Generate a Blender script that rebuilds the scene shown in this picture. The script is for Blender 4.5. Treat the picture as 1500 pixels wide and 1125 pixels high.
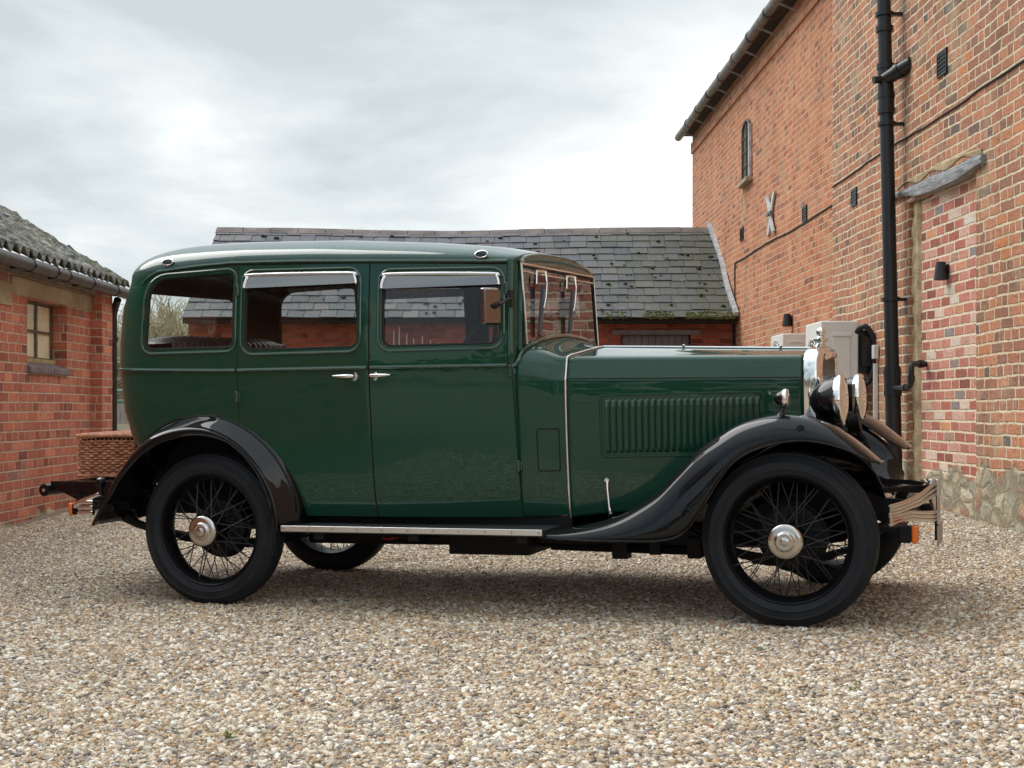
import bpy, bmesh, math, random
import numpy as np
from mathutils import Vector, Matrix, noise
random.seed(7); RNG = np.random.default_rng(7)
SC = bpy.context.scene; COL = SC.collection
for o in list(bpy.data.objects): bpy.data.objects.remove(o)

# ---------------------------------------------------------------- camera
F = 2168.4; CAMZ = 0.942
cam_d = bpy.data.cameras.new('camera'); cam = bpy.data.objects.new('camera', cam_d); COL.objects.link(cam)
cam_d.sensor_width = 36; cam_d.lens = F / 1500 * 36
cam_d.shift_y = 38.5 / 1500; cam_d.clip_start = 0.05; cam_d.clip_end = 2000
cam.location = (0, 0, CAMZ); cam.rotation_euler = (math.pi / 2, 0, 0)
SC.camera = cam
# ---------------------------------------------------------------- light
SUN_EL, SUN_AZ = math.radians(50), math.radians(-58)     # azimuth from +Y towards +X
sun_d = bpy.data.lights.new('sun', 'SUN'); sun = bpy.data.objects.new('sun', sun_d); COL.objects.link(sun)
sun_d.energy = 2.1; sun_d.angle = math.radians(48); sun_d.color = (1.0, 0.965, 0.915)
sd = Vector((math.sin(SUN_AZ) * math.cos(SUN_EL), math.cos(SUN_AZ) * math.cos(SUN_EL), math.sin(SUN_EL)))
sun.rotation_euler = sd.to_track_quat('Z', 'Y').to_euler(); sun.location = sd * 50
SC.view_settings.view_transform = 'Standard'; SC.view_settings.look = 'None'
SC.view_settings.exposure = 0.36; SC.view_settings.gamma = 1.0
SC.render.film_transparent = False

class NT:
    """tiny node-tree helper"""
    def __init__(s, nt): s.t = nt; nt.nodes.clear()
    def n(s, kind, ins=None, **props):
        nd = s.t.nodes.new(kind)
        for k, v in props.items(): setattr(nd, k, v)
        for k, v in (ins or {}).items(): s.set(nd.inputs[k], v)
        return nd
    def set(s, sock, v):
        if isinstance(v, bpy.types.NodeSocket): s.t.links.new(v, sock)
        elif isinstance(v, bpy.types.Node): s.t.links.new(v.outputs[0], sock)
        else:
            if hasattr(sock, 'default_value'):
                dv = sock.default_value
                if hasattr(dv, '__len__') and len(dv) == 4 and hasattr(v, '__len__') and len(v) == 3: v = (*v, 1)
                sock.default_value = v
    def math(s, op, a, b=0.5, c=None, clamp=False):
        nd = s.t.nodes.new('ShaderNodeMath'); nd.operation = op; nd.use_clamp = clamp
        s.set(nd.inputs[0], a); s.set(nd.inputs[1], b)
        if c is not None: s.set(nd.inputs[2], c)
        return nd.outputs[0]
    def mix(s, f, a, b, blend='MIX'):
        nd = s.t.nodes.new('ShaderNodeMix'); nd.data_type = 'RGBA'; nd.blend_type = blend
        s.set(nd.inputs[0], f); s.set(nd.inputs[6], a); s.set(nd.inputs[7], b)
        return nd.outputs[2]
    def ramp(s, f, stops, interp='LINEAR'):
        nd = s.t.nodes.new('ShaderNodeValToRGB'); cr = nd.color_ramp; cr.interpolation = interp
        while len(cr.elements) < len(stops): cr.elements.new(0.5)
        for e, (p, c) in zip(cr.elements, stops):
            e.position = p; e.color = (*c, 1) if hasattr(c, '__len__') else (c, c, c, 1)
        s.set(nd.inputs[0], f); return nd.outputs[0]
    def noise(s, vec, scale, detail=3, rough=0.55, dist=0.0):
        nd = s.t.nodes.new('ShaderNodeTexNoise'); s.set(nd.inputs['Vector'], vec)
        nd.inputs['Scale'].default_value = scale; nd.inputs['Detail'].default_value = detail
        nd.inputs['Roughness'].default_value = rough; nd.inputs['Distortion'].default_value = dist
        return nd
    def vmul(s, v, sc):
        nd = s.t.nodes.new('ShaderNodeVectorMath'); nd.operation = 'MULTIPLY'
        s.set(nd.inputs[0], v); s.set(nd.inputs[1], sc); return nd.outputs[0]
    def vadd(s, v, b):
        nd = s.t.nodes.new('ShaderNodeVectorMath'); nd.operation = 'ADD'
        s.set(nd.inputs[0], v); s.set(nd.inputs[1], b); return nd.outputs[0]

# ---------------------------------------------------------------- sky
W = bpy.data.worlds.new('World'); SC.world = W; W.use_nodes = True
T = NT(W.node_tree)
sky = T.n('ShaderNodeTexSky'); sky.sky_type = 'NISHITA'; sky.sun_disc = False
sky.sun_elevation = SUN_EL; sky.sun_rotation = SUN_AZ
skyc = T.vmul(sky.outputs[0], (0.10, 0.10, 0.10))
tc = T.n('ShaderNodeTexCoord')
sep = T.n('ShaderNodeSeparateXYZ', {0: tc.outputs['Generated']})
X, Y, Z = sep.outputs
zz = T.math('ADD', T.math('MAXIMUM', Z, 0.0), 0.16)
px = T.math('DIVIDE', X, zz); py = T.math('DIVIDE', Y, zz)
pl = T.n('ShaderNodeCombineXYZ', {0: px, 1: T.math('MULTIPLY', py, 0.8), 2: 0.3}).outputs[0]
n1 = T.noise(pl, 1.25, 7, 0.55, 0.3).outputs[0]
n2 = T.noise(T.vadd(pl, (7.3, 2.1, 0.0)), 0.6, 4, 0.5).outputs[0]
n3 = T.noise(T.vadd(pl, (1.3, 9.1, 2.0)), 3.2, 5, 0.6).outputs[0]
# brightness of the overcast: brighter towards the right and the horizon, greyer upper left
side = T.math('ADD', T.math('MULTIPLY', X, 0.75), T.math('MULTIPLY', Z, -0.85))
val = T.math('ADD', T.math('MULTIPLY', n1, 1.15), T.math('MULTIPLY', n2, 0.55))
val = T.math('ADD', val, T.math('MULTIPLY', n3, 0.30))
val = T.math('ADD', T.math('ADD', val, side), -0.32)
cloud = T.ramp(val, [(0.24, (0.50, 0.555, 0.585)), (0.42, (0.64, 0.69, 0.705)), (0.56, (0.80, 0.835, 0.835)), (0.70, (1.0, 1.005, 0.985))])
# gaps of blue behind the photographer
gap = T.math('MULTIPLY', T.math('MULTIPLY', T.math('ADD', T.math('MULTIPLY', Y, -1.0), 0.05), 2.0, clamp=True),
             T.math('MULTIPLY', T.math('SUBTRACT', n2, 0.47), 9.0, clamp=True), clamp=True)
col = T.mix(gap, cloud, T.vmul(skyc, (1.0, 1.0, 1.0)))
zen = T.math('ADD', 1.0, T.math('MULTIPLY', T.math('MULTIPLY', T.math('SUBTRACT', Z, 0.34), 2.2, clamp=True), 0.85))   # overcast skies brighten towards the zenith
bg = T.n('ShaderNodeBackground', {0: col, 1: zen})
T.n('ShaderNodeOutputWorld', {0: bg.outputs[0]})

# ---------------------------------------------------------------- materials
MATS = {}
def principled(name, base=(0.5, 0.5, 0.5), rough=0.5, metal=0.0, coat=0.0, coat_rough=0.03, spec=0.5, build=None, sheen=0.0, coat_ior=1.5):
    m = bpy.data.materials.new(name); m.use_nodes = True; t = NT(m.node_tree)
    p = t.n('ShaderNodeBsdfPrincipled', {'Base Color': base, 'Roughness': rough, 'Metallic': metal, 'Coat Weight': coat, 'Coat Roughness': coat_rough, 'Specular IOR Level': spec, 'Coat IOR': coat_ior})
    t.n('ShaderNodeOutputMaterial', {0: p.outputs[0]})
    if build: build(t, p)
    MATS[name] = m; return m
def bumpy(scale, strength, dist=0.01, obj=True):
    def f(t, p):
        c = t.n('ShaderNodeTexCoord').outputs['Object']
        n = t.noise(c, scale, 5).outputs[0]
        b = t.n('ShaderNodeBump', {'Strength': strength, 'Distance': dist, 'Height': n})
        t.set(p.inputs['Normal'], b.outputs[0])
    return f
def varied(c1, c2, scale, bump=0.0, rough=None):
    def f(t, p):
        c = t.n('ShaderNodeTexCoord').outputs['Object']
        n = t.noise(c, scale, 6, 0.6).outputs[0]
        t.set(p.inputs['Base Color'], t.ramp(n, [(0.32, c1), (0.68, c2)]))
        if rough: t.set(p.inputs['Roughness'], t.ramp(n, [(0.3, rough[0]), (0.7, rough[1])]))
        if bump:
            b = t.n('ShaderNodeBump', {'Strength': bump, 'Distance': 0.01, 'Height': t.noise(c, scale * 6, 5).outputs[0]})
            t.set(p.inputs['Normal'], b.outputs[0])
    return f
def green_build(t, p):
    c = t.n('ShaderNodeTexCoord').outputs['Object']
    n = t.noise(c, 2.2, 2).outputs[0]
    b = t.n('ShaderNodeBump', {'Strength': 0.07, 'Distance': 0.02, 'Height': n})
    t.set(p.inputs['Coat Normal'], b.outputs[0])
    d = t.noise(c, 160, 3, 0.7).outputs[0]                       # fine dust
    t.set(p.inputs['Coat Roughness'], t.ramp(t.noise(c, 9, 5).outputs[0], [(0.35, 0.015), (0.75, 0.05)]))
    t.set(p.inputs['Base Color'], t.mix(t.ramp(d, [(0.5, 0.0), (0.9, 0.03)]), (0.0028, 0.047, 0.026), (0.10, 0.14, 0.11)))
GREEN = principled('green_paint', (0.010, 0.062, 0.034), 0.5, 0, 1.0, 0.03, spec=0.1, build=green_build, coat_ior=1.5)
def roofg_build(t, p):
    c = t.n('ShaderNodeTexCoord').outputs['Object']
    d = t.noise(t.vmul(c, (1, 1, 2.5)), 40, 5, 0.75).outputs[0]
    t.set(p.inputs['Base Color'], t.mix(t.ramp(d, [(0.45, 0.0), (0.75, 0.45)]), (0.0035, 0.042, 0.029), (0.07, 0.12, 0.12)))
    t.set(p.inputs['Coat Roughness'], t.ramp(d, [(0.4, 0.04), (0.8, 0.22)]))
GREENROOF = principled('green_roof_paint', (0.011, 0.052, 0.034), 0.5, 0, 1.0, 0.1, spec=0.1, build=roofg_build, coat_ior=1.5)
DKGREEN = principled('dark_green_bead', (0.006, 0.045, 0.024), 0.4, 0, 1.0, 0.04, spec=0.2, coat_ior=1.7)
SEAM = principled('seam_black', (0.004, 0.006, 0.005), 0.7)
def black_build(t, p):
    c = t.n('ShaderNodeTexCoord').outputs['Object']
    d = t.noise(c, 120, 3, 0.7).outputs[0]
    t.set(p.inputs['Base Color'], t.mix(t.ramp(d, [(0.5, 0.0), (0.9, 0.05)]), (0.003, 0.003, 0.004), (0.09, 0.085, 0.08)))
    b = t.n('ShaderNodeBump', {'Strength': 0.16, 'Distance': 0.015, 'Height': t.noise(c, 3.0, 2).outputs[0]})
    t.set(p.inputs['Coat Normal'], b.outputs[0])
BLACK = principled('black_enamel', (0.004, 0.004, 0.005), 0.5, 0, 1.0, 0.025, spec=0.05, build=black_build, coat_ior=1.42)
SPOKEM = principled('spoke_black', (0.02, 0.021, 0.024), 0.4, spec=0.5)
RIMBLACK = principled('satin_black_rim', (0.005, 0.005, 0.006), 0.35, spec=0.18)
CHASSIS = principled('chassis_black', (0.005, 0.005, 0.006), 0.6, spec=0.25, build=bumpy(30, 0.3))
CHROME = principled('chrome', (0.83, 0.82, 0.80), 0.07, 1.0, build=bumpy(14, 0.10, 0.004))
NICKEL = principled('worn_nickel', (0.54, 0.51, 0.48), 0.18, 1.0, build=bumpy(20, 0.15, 0.004))
ALU = principled('aluminium_strip', (0.78, 0.78, 0.77), 0.34, 1.0, build=bumpy(25, 0.15))
def tyre_build(t, p):
    c = t.n('ShaderNodeTexCoord').outputs['Object']
    n = t.noise(c, 7, 5, 0.6).outputs[0]
    t.set(p.inputs['Base Color'], t.ramp(n, [(0.3, (0.006, 0.008, 0.012)), (0.75, (0.016, 0.019, 0.024))]))
    b = t.n('ShaderNodeBump', {'Strength': 0.3, 'Distance': 0.004, 'Height': t.noise(c, 60, 4).outputs[0]})
    t.set(p.inputs['Normal'], b.outputs[0])
TYRE = principled('tyre_rubber', (0.016, 0.017, 0.020), 0.6, spec=0.3, build=tyre_build)
RUBBER = principled('rubber_mat', (0.025, 0.028, 0.030), 0.5, build=bumpy(80, 0.4))
TRIM = principled('brown_headlining', (0.075, 0.045, 0.035), 0.85, build=varied((0.06, 0.036, 0.028), (0.10, 0.06, 0.045), 5))
LEATHER = principled('seat_leather', (0.03, 0.026, 0.025), 0.42)
AMBER = principled('amber_lens', (0.85, 0.16, 0.01), 0.2, 0, 0.5)
MIRROR = principled('mirror_glass', (0.8, 0.8, 0.8), 0.02, 1.0)
def glass_mat(name, tint=(0.955, 0.965, 0.955), ior=1.5, rough=0.0, extra=0.0):
    m = bpy.data.materials.new(name); m.use_nodes = True; t = NT(m.node_tree)
    c = t.n('ShaderNodeTexCoord').outputs['Object']
    b = t.n('ShaderNodeBump', {'Strength': 0.05, 'Distance': 0.01, 'Height': t.noise(c, 5, 1).outputs[0]})
    tr = t.n('ShaderNodeBsdfTransparent', {0: tint}); g = t.n('ShaderNodeBsdfGlossy', {0: (1, 1, 1), 'Roughness': rough, 'Normal': b.outputs[0]})
    fr = t.n('ShaderNodeFresnel', {0: ior, 'Normal': b.outputs[0]})
    bk = t.n('ShaderNodeNewGeometry').outputs['Backfacing']
    f = t.math('MULTIPLY', t.math('ADD', fr.outputs[0], extra, clamp=True), t.math('SUBTRACT', 1.0, bk))
    mx = t.n('ShaderNodeMixShader', {0: f, 1: tr.outputs[0], 2: g.outputs[0]})
    t.n('ShaderNodeOutputMaterial', {0: mx.outputs[0]}); MATS[name] = m; return m
GLASS = glass_mat('window_glass_clear')
SCREENGLASS = glass_mat('windscreen_glass', (0.80, 0.77, 0.74), 1.5, 0.0, 0.02)
SMOKE = glass_mat('smoked_deflector', (0.24, 0.27, 0.32), 1.5, 0.06, 0.19)
LENS = principled('lamp_lens', (0.75, 0.78, 0.78), 0.08, 0.6, 0.8)

def brick_mat(name, stops, mortar, scale=1.0, bw=0.232, rh=0.0765, ms=0.010, squash=1.0, sqf=2, wob=0.006, sag=0.012, bump=0.8,
              face_noise=0.35, stone_below=None, rough=0.9, stain=None, lenvar=0.12):
    """stops: colours picked per brick"""
    def f(t, p):
        uv = t.n('ShaderNodeUVMap').outputs[0]
        n_lo = t.noise(uv, 0.45, 2).outputs[1]; n_hi = t.noise(uv, 16, 3, 0.6).outputs[1]
        suv = t.n('ShaderNodeSeparateXYZ', {0: uv}); rowi = t.math('FLOOR', t.math('DIVIDE', suv.outputs[1], rh))
        rn = t.noise(t.n('ShaderNodeCombineXYZ', {0: t.math('MULTIPLY', suv.outputs[0], 2.6), 1: t.math('MULTIPLY', rowi, 7.31), 2: 0.0}).outputs[0], 1.0, 1).outputs[0]
        lenv = t.n('ShaderNodeCombineXYZ', {0: t.math('MULTIPLY', t.math('SUBTRACT', rn, 0.5), lenvar), 1: 0.0, 2: 0.0}).outputs[0]
        n_mid = t.vmul(t.vadd(t.noise(uv, 5.0, 2).outputs[1], (-0.5, -0.5, -0.5)), (wob * 1.5, wob * 2.2, 0))
        d1 = t.vadd(t.vadd(t.vmul(t.vadd(n_lo, (-0.5, -0.5, -0.5)), (0.05, sag * 4, 0)), n_mid), lenv)
        d2 = t.vmul(t.vadd(n_hi, (-0.5, -0.5, -0.5)), (wob * 2, wob * 2, 0))
        v = t.vadd(t.vadd(uv, d1), d2)
        br = t.n('ShaderNodeTexBrick', {'Vector': v, 'Color1': (0, 0, 0), 'Color2': (1, 1, 1), 'Mortar': (0.5, 0.5, 0.5), 'Scale': 1.0, 'Mortar Size': ms,
                                        'Mortar Smooth': 0.45, 'Bias': 0.0, 'Brick Width': bw, 'Row Height': rh})
        br.offset = 0.5; br.offset_frequency = 2; br.squash = squash; br.squash_frequency = sqf
        cells = t.ramp(br.outputs[0], stops)
        fn = t.noise(uv, 38, 5, 0.7).outputs[0]
        cells = t.mix(face_noise, cells, t.ramp(fn, [(0.3, 0.25), (0.7, 0.85)]), 'OVERLAY')
        big = t.noise(uv, 0.9, 4, 0.6).outputs[0]
        mor = t.mix(t.ramp(t.noise(uv, 9, 4, 0.65).outputs[0], [(0.35, 0.0), (0.65, 1.0)]), mortar[0], mortar[1])
        fac = t.math('ADD', br.outputs[1], t.math('MULTIPLY', t.math('SUBTRACT', t.noise(uv, 30, 4, 0.7).outputs[0], 0.60), 1.6), clamp=True)
        fac = t.math('MAXIMUM', br.outputs[1], t.math('MULTIPLY', fac, 0.75))
        c = t.mix(fac, cells, mor)
        c = t.mix(0.35, c, t.ramp(big, [(0.3, 0.36), (0.7, 0.62)]), 'OVERLAY')
        if stain:
            c = t.mix(t.math('MULTIPLY', t.ramp(t.noise(uv, 1.7, 5, 0.65).outputs[0], [(0.52, 0.0), (0.70, 1.0)]), stain[0]), c, stain[1])
        fn2 = t.noise(uv, 95, 3, 0.7).outputs[0]
        c = t.mix(0.40, c, t.ramp(fn2, [(0.35, 0.22), (0.65, 0.80)]), 'OVERLAY')
        pits = t.noise(uv, 26, 3, 0.6).outputs[0]
        c = t.mix(t.ramp(pits, [(0.64, 0.0), (0.70, 0.65)]), c, (0.09, 0.065, 0.045))
        stk = t.noise(t.vmul(uv, (3.2, 0.35, 1.0)), 1.0, 4, 0.6).outputs[0]
        c = t.mix(0.38, c, t.ramp(stk, [(0.32, 0.34), (0.66, 0.62)]), 'OVERLAY')
        h = t.math('ADD', t.math('MULTIPLY', t.math('SUBTRACT', 1.0, br.outputs[1]), 1.0), t.math('MULTIPLY', fn, 0.6))
        h = t.math('SUBTRACT', h, t.math('MULTIPLY', t.ramp(pits, [(0.62, 0.0), (0.72, 1.0)]), 0.8))
        if stone_below is not None:
            sp = t.n('ShaderNodeSeparateXYZ', {0: uv})
            edge = t.math('ADD', sp.outputs[1], t.math('MULTIPLY', t.math('SUBTRACT', t.noise(uv, 3.0, 4).outputs[0], 0.5), 0.5))
            k = t.math('MULTIPLY', t.math('SUBTRACT', stone_below, edge), 22.0, clamp=True)
            vo = t.n('ShaderNodeTexVoronoi', {'Vector': t.vadd(t.vmul(uv, (4.6, 8.0, 1.0)), t.vmul(t.noise(uv, 7, 3).outputs[1], (1.1, 1.1, 0))), 'Scale': 1.0, 'Randomness': 0.8})
            ve = t.n('ShaderNodeTexVoronoi', {'Vector': vo.inputs['Vector'].links[0].from_socket, 'Scale': 1.0, 'Randomness': 0.8}, feature='DISTANCE_TO_EDGE')
            ssep = t.n('ShaderNodeSeparateColor', {0: vo.outputs['Color']})
            st = t.ramp(ssep.outputs[0], [(0.0, (0.36, 0.30, 0.20)), (0.25, (0.31, 0.28, 0.20)), (0.45, (0.50, 0.44, 0.33)), (0.6, (0.36, 0.15, 0.10)), (0.75, (0.30, 0.28, 0.22)), (1.0, (0.45, 0.39, 0.28))])
            st = t.mix(0.6, st, t.ramp(fn, [(0.3, 0.2), (0.7, 0.9)]), 'OVERLAY')
            st = t.mix(t.ramp(t.noise(uv, 6, 5, .7).outputs[0], [(0.50, 0.0), (0.62, 0.8)]), st, (0.52, 0.43, 0.27))
            e = t.ramp(ve.outputs[0], [(0.02, 1.0), (0.12, 0.0)])
            st = t.mix(e, st, t.mix(t.noise(uv, 20, 3).outputs[0], (0.40, 0.34, 0.23), (0.16, 0.14, 0.10)))
            c = t.mix(k, c, st)
            h = t.n('ShaderNodeMix', {0: k, 2: h, 3: t.math('ADD', t.ramp(ve.outputs[0], [(0.0, 0.0), (0.25, 1.0)]), t.math('MULTIPLY', fn, 0.8))}).outputs[0]
        t.set(p.inputs['Base Color'], c)
        b = t.n('ShaderNodeBump', {'Strength': bump, 'Distance': 0.012, 'Height': h})
        t.set(p.inputs['Normal'], b.outputs[0])
    return principled(name, (0.4, 0.2, 0.15), rough, build=f, spec=0.25)
BR_FAR = brick_mat('far_orange_brick', [(0.0, (0.24, 0.10, 0.065)), (0.12, (0.44, 0.15, 0.075)), (0.35, (0.53, 0.20, 0.10)), (0.6, (0.58, 0.25, 0.135)), (0.85, (0.46, 0.16, 0.085)), (1.0, (0.33, 0.14, 0.10))],
                   ((0.66, 0.50, 0.34), (0.52, 0.36, 0.23)), ms=0.0095, squash=0.5, sqf=2, face_noise=0.5, stain=(0.65, (0.47, 0.32, 0.20)))
BR_OLD = brick_mat('old_mottled_brick', [(0.0, (0.13, 0.12, 0.105)), (0.07, (0.26, 0.13, 0.09)), (0.3, (0.42, 0.18, 0.105)), (0.5, (0.50, 0.225, 0.13)), (0.7, (0.36, 0.165, 0.105)), (0.85, (0.27, 0.15, 0.105)), (1.0, (0.56, 0.22, 0.10))],
                   ((0.80, 0.68, 0.50), (0.60, 0.48, 0.32)), rh=0.0775, ms=0.0105, wob=0.0085, sag=0.022, squash=0.55, sqf=3, lenvar=0.22, face_noise=0.6, stone_below=0.55, bump=1.0, stain=(0.7, (0.52, 0.40, 0.26)))
BR_PINK = brick_mat('pink_infill_brick', [(0.0, (0.24, 0.085, 0.065)), (0.2, (0.46, 0.16, 0.12)), (0.45, (0.58, 0.27, 0.20)), (0.65, (0.38, 0.12, 0.085)), (0.8, (0.62, 0.36, 0.29)), (0.87, (0.68, 0.58, 0.48)), (0.93, (0.64, 0.28, 0.13)), (1.0, (0.25, 0.22, 0.22))],
                    ((0.82, 0.71, 0.54), (0.70, 0.58, 0.42)), rh=0.0785, ms=0.0115, wob=0.006, lenvar=0.2, face_noise=0.5, stone_below=0.50, bump=0.9)
BR_LEFT = brick_mat('left_red_brick', [(0.0, (0.22, 0.075, 0.055)), (0.2, (0.40, 0.125, 0.08)), (0.5, (0.50, 0.17, 0.105)), (0.75, (0.35, 0.11, 0.08)), (0.92, (0.60, 0.22, 0.13)), (1.0, (0.24, 0.13, 0.12))],
                    ((0.58, 0.43, 0.32), (0.42, 0.31, 0.23)), rh=0.0775, ms=0.0085, squash=0.6, sqf=3, wob=0.003, sag=0.006, stone_below=0.08, face_noise=0.5)
BR_BACK = brick_mat('back_red_brick', [(0.0, (0.12, 0.03, 0.02)), (0.3, (0.28, 0.065, 0.035)), (0.6, (0.34, 0.09, 0.05)), (1.0, (0.20, 0.05, 0.035))],
                    ((0.24, 0.14, 0.09), (0.18, 0.10, 0.07)), ms=0.008, squash=0.5)
LEADM = principled('lead_flashing', (0.30, 0.31, 0.32), 0.6, build=varied((0.20, 0.21, 0.22), (0.42, 0.42, 0.41), 9, 0.6))
CONC = principled('stone_band', (0.40, 0.32, 0.21), 0.9, build=varied((0.30, 0.23, 0.14), (0.46, 0.38, 0.26), 4, 0.5))
PLASTER = principled('lime_mortar_strip', (0.42, 0.32, 0.19), 0.95, build=varied((0.30, 0.22, 0.12), (0.50, 0.39, 0.24), 10, 0.9))
PIPE = principled('black_plastic_pipe', (0.010, 0.011, 0.013), 0.32, build=bumpy(8, 0.1))
GUT = principled('weathered_gutter', (0.085, 0.075, 0.07), 0.5, build=varied((0.04, 0.035, 0.034), (0.085, 0.076, 0.07), 12, 0.3))
GUT2 = principled('grey_gutter', (0.16, 0.14, 0.12), 0.5, build=varied((0.09, 0.08, 0.07), (0.22, 0.20, 0.17), 7, 0.3))
OLDWOOD = None
def oldwood(t, p):
    c = t.n('ShaderNodeTexCoord').outputs['Object']
    n = t.noise(t.vmul(c, (9, 1.2, 14)), 6, 6, 0.7, 0.6).outputs[0]
    t.set(p.inputs['Base Color'], t.ramp(n, [(0.3, (0.10, 0.10, 0.10)), (0.5, (0.30, 0.31, 0.32)), (0.7, (0.50, 0.51, 0.53))]))
    b = t.n('ShaderNodeBump', {'Strength': 0.9, 'Distance': 0.02, 'Height': n}); t.set(p.inputs['Normal'], b.outputs[0])
OLDWOOD = principled('weathered_timber', (0.3, 0.3, 0.3), 0.9, build=oldwood)
GREYPAINT = principled('grey_painted_timber', (0.13, 0.115, 0.11), 0.7, build=varied((0.10, 0.09, 0.085), (0.17, 0.15, 0.145), 8, 0.3))
SOFFIT = principled('soffit_timber', (0.16, 0.12, 0.08), 0.85, build=varied((0.10, 0.075, 0.05), (0.24, 0.18, 0.12), 6, 0.4))
CREAM = principled('cream_blind', (0.62, 0.55, 0.38), 0.8, build=varied((0.80, 0.74, 0.56), (0.90, 0.84, 0.68), 3, 0.1))
FRAMEW = principled('window_frame_timber', (0.07, 0.045, 0.03), 0.6, build=varied((0.045, 0.03, 0.02), (0.13, 0.09, 0.05), 14, 0.4))
SILLY = principled('ochre_sill', (0.40, 0.30, 0.13), 0.8, build=varied((0.28, 0.21, 0.10), (0.48, 0.38, 0.18), 10, 0.3))
SILLBR = principled('blue_grey_brick_sill', (0.16, 0.13, 0.135), 0.8)
ACW = principled('ivory_casing', (0.62, 0.615, 0.58), 0.45, build=varied((0.68, 0.675, 0.63), (0.78, 0.775, 0.74), 3))
ACD = principled('grille_dark', (0.05, 0.05, 0.05), 0.6)
WHITEP = principled('white_paint', (0.72, 0.72, 0.70), 0.5, build=varied((0.42, 0.41, 0.39), (0.70, 0.70, 0.68), 9, 0.3))
def wick(t, p):
    uv = t.n('ShaderNodeUVMap').outputs[0]
    n = t.noise(t.vmul(uv, (14, 90, 1)), 1.0, 3).outputs[0]
    t.set(p.inputs['Base Color'], t.ramp(n, [(0.25, (0.13, 0.045, 0.022)), (0.5, (0.30, 0.115, 0.055)), (0.75, (0.46, 0.20, 0.11))]))
WICKER = principled('wicker', (0.35, 0.17, 0.09), 0.55, build=lambda t, p: t.set(p.inputs['Base Color'], t.ramp(t.noise(t.n('ShaderNodeTexCoord').outputs['Object'], 25, 4).outputs[0], [(0.3, (0.30, 0.11, 0.055)), (0.5, (0.50, 0.21, 0.11)), (0.75, (0.68, 0.34, 0.20))])))

# ---------------------------------------------------------------- geometry helpers (a geom is (verts, faces))
def J(*gs):
    V, Fc, k = [], [], 0
    for v, f in gs:
        V += [tuple(map(float, p)) for p in v]; Fc += [tuple(i + k for i in q) for q in f]; k += len(v)
    return V, Fc
def mir(g): return [(p[0], -p[1], p[2]) for p in g[0]], [tuple(reversed(f)) for f in g[1]]
def mv(g, d): return [(p[0] + d[0], p[1] + d[1], p[2] + d[2]) for p in g[0]], g[1]
def xf(g, M): return [tuple(M @ Vector(p)) for p in g[0]], g[1]
def grid(P, closed_u=False, closed_v=False):
    n, m = len(P), len(P[0]); V = [tuple(p) for r in P for p in r]; Fc = []
    for i in range(n if closed_u else n - 1):
        for j in range(m if closed_v else m - 1):
            a, b = i * m + j, i * m + (j + 1) % m; c, d = ((i + 1) % n) * m + (j + 1) % m, ((i + 1) % n) * m + j
            Fc.append((a, b, c, d))
    return V, Fc
def bx(x0, x1, y0, y1, z0, z1):
    V = [(x, y, z) for x in (x0, x1) for y in (y0, y1) for z in (z0, z1)]
    return V, [(0, 1, 3, 2), (4, 6, 7, 5), (0, 4, 5, 1), (2, 3, 7, 6), (0, 2, 6, 4), (1, 5, 7, 3)]
def prism(poly, y0, y1):
    """poly in (x,z), extruded along y"""
    n = len(poly); V = [(x, y0, z) for x, z in poly] + [(x, y1, z) for x, z in poly]
    return V, [tuple(range(n)), tuple(reversed(range(n, 2 * n)))] + [(i, i + n, (i + 1) % n + n, (i + 1) % n) for i in range(n)]
def tube(path, r, seg=10, cap=True, closed=False):
    P = [Vector(p) for p in path]; n = len(P); R = r if hasattr(r, '__len__') else [r] * n
    rows = []; up = None
    for i in range(n):
        if closed: d = P[(i + 1) % n] - P[i - 1]
        else: d = P[min(i + 1, n - 1)] - P[max(i - 1, 0)]
        d = d.normalized() if d.length > 1e-9 else Vector((1, 0, 0))
        if up is None:
            up = Vector((0, 0, 1)) if abs(d.z) < 0.9 else Vector((0, 1, 0))
        up = (up - d * up.dot(d)).normalized(); s = d.cross(up)
        rows.append([P[i] + (up * math.cos(a) + s * math.sin(a)) * R[i] for a in [2 * math.pi * k / seg for k in range(seg)]])
    V, Fc = grid(rows, closed_u=closed, closed_v=True)
    if cap and not closed:
        Fc.append(tuple(reversed(range(seg)))); Fc.append(tuple(range((n - 1) * seg, n * seg)))
        Fc = [f for f in Fc]
    return V, Fc
def lathe(prof, seg=48, axis='y', c=(0, 0, 0)):
    """prof = [(axial, radius)]"""
    rows = []
    for a_, r in prof:
        row = []
        for k in range(seg):
            t = 2 * math.pi * k / seg; u, v = r * math.cos(t), r * math.sin(t)
            row.append({'y': (c[0] + u, c[1] + a_, c[2] + v), 'x': (c[0] + a_, c[1] + u, c[2] + v), 'z': (c[0] + u, c[1] + v, c[2] + a_)}[axis])
        rows.append(row)
    return grid(rows, closed_v=True)
def flatbar(path, w, th, up=(0, 0, 1)):
    """bar of height w (along up) and thickness th"""
    P = [Vector(p) for p in path]; U = Vector(up); rows = []
    for i in range(len(P)):
        d = (P[min(i + 1, len(P) - 1)] - P[max(i - 1, 0)]).normalized(); s = d.cross(U).normalized(); u = s.cross(d).normalized()
        rows.append([P[i] + u * (w / 2 * a) + s * (th / 2 * b) for a, b in ((1, 1), (1, -1), (-1, -1), (-1, 1))])
    V, Fc = grid(rows, closed_v=True); n = len(P)
    return V, Fc + [(3, 2, 1, 0), (4 * n - 4, 4 * n - 3, 4 * n - 2, 4 * n - 1)]
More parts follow.
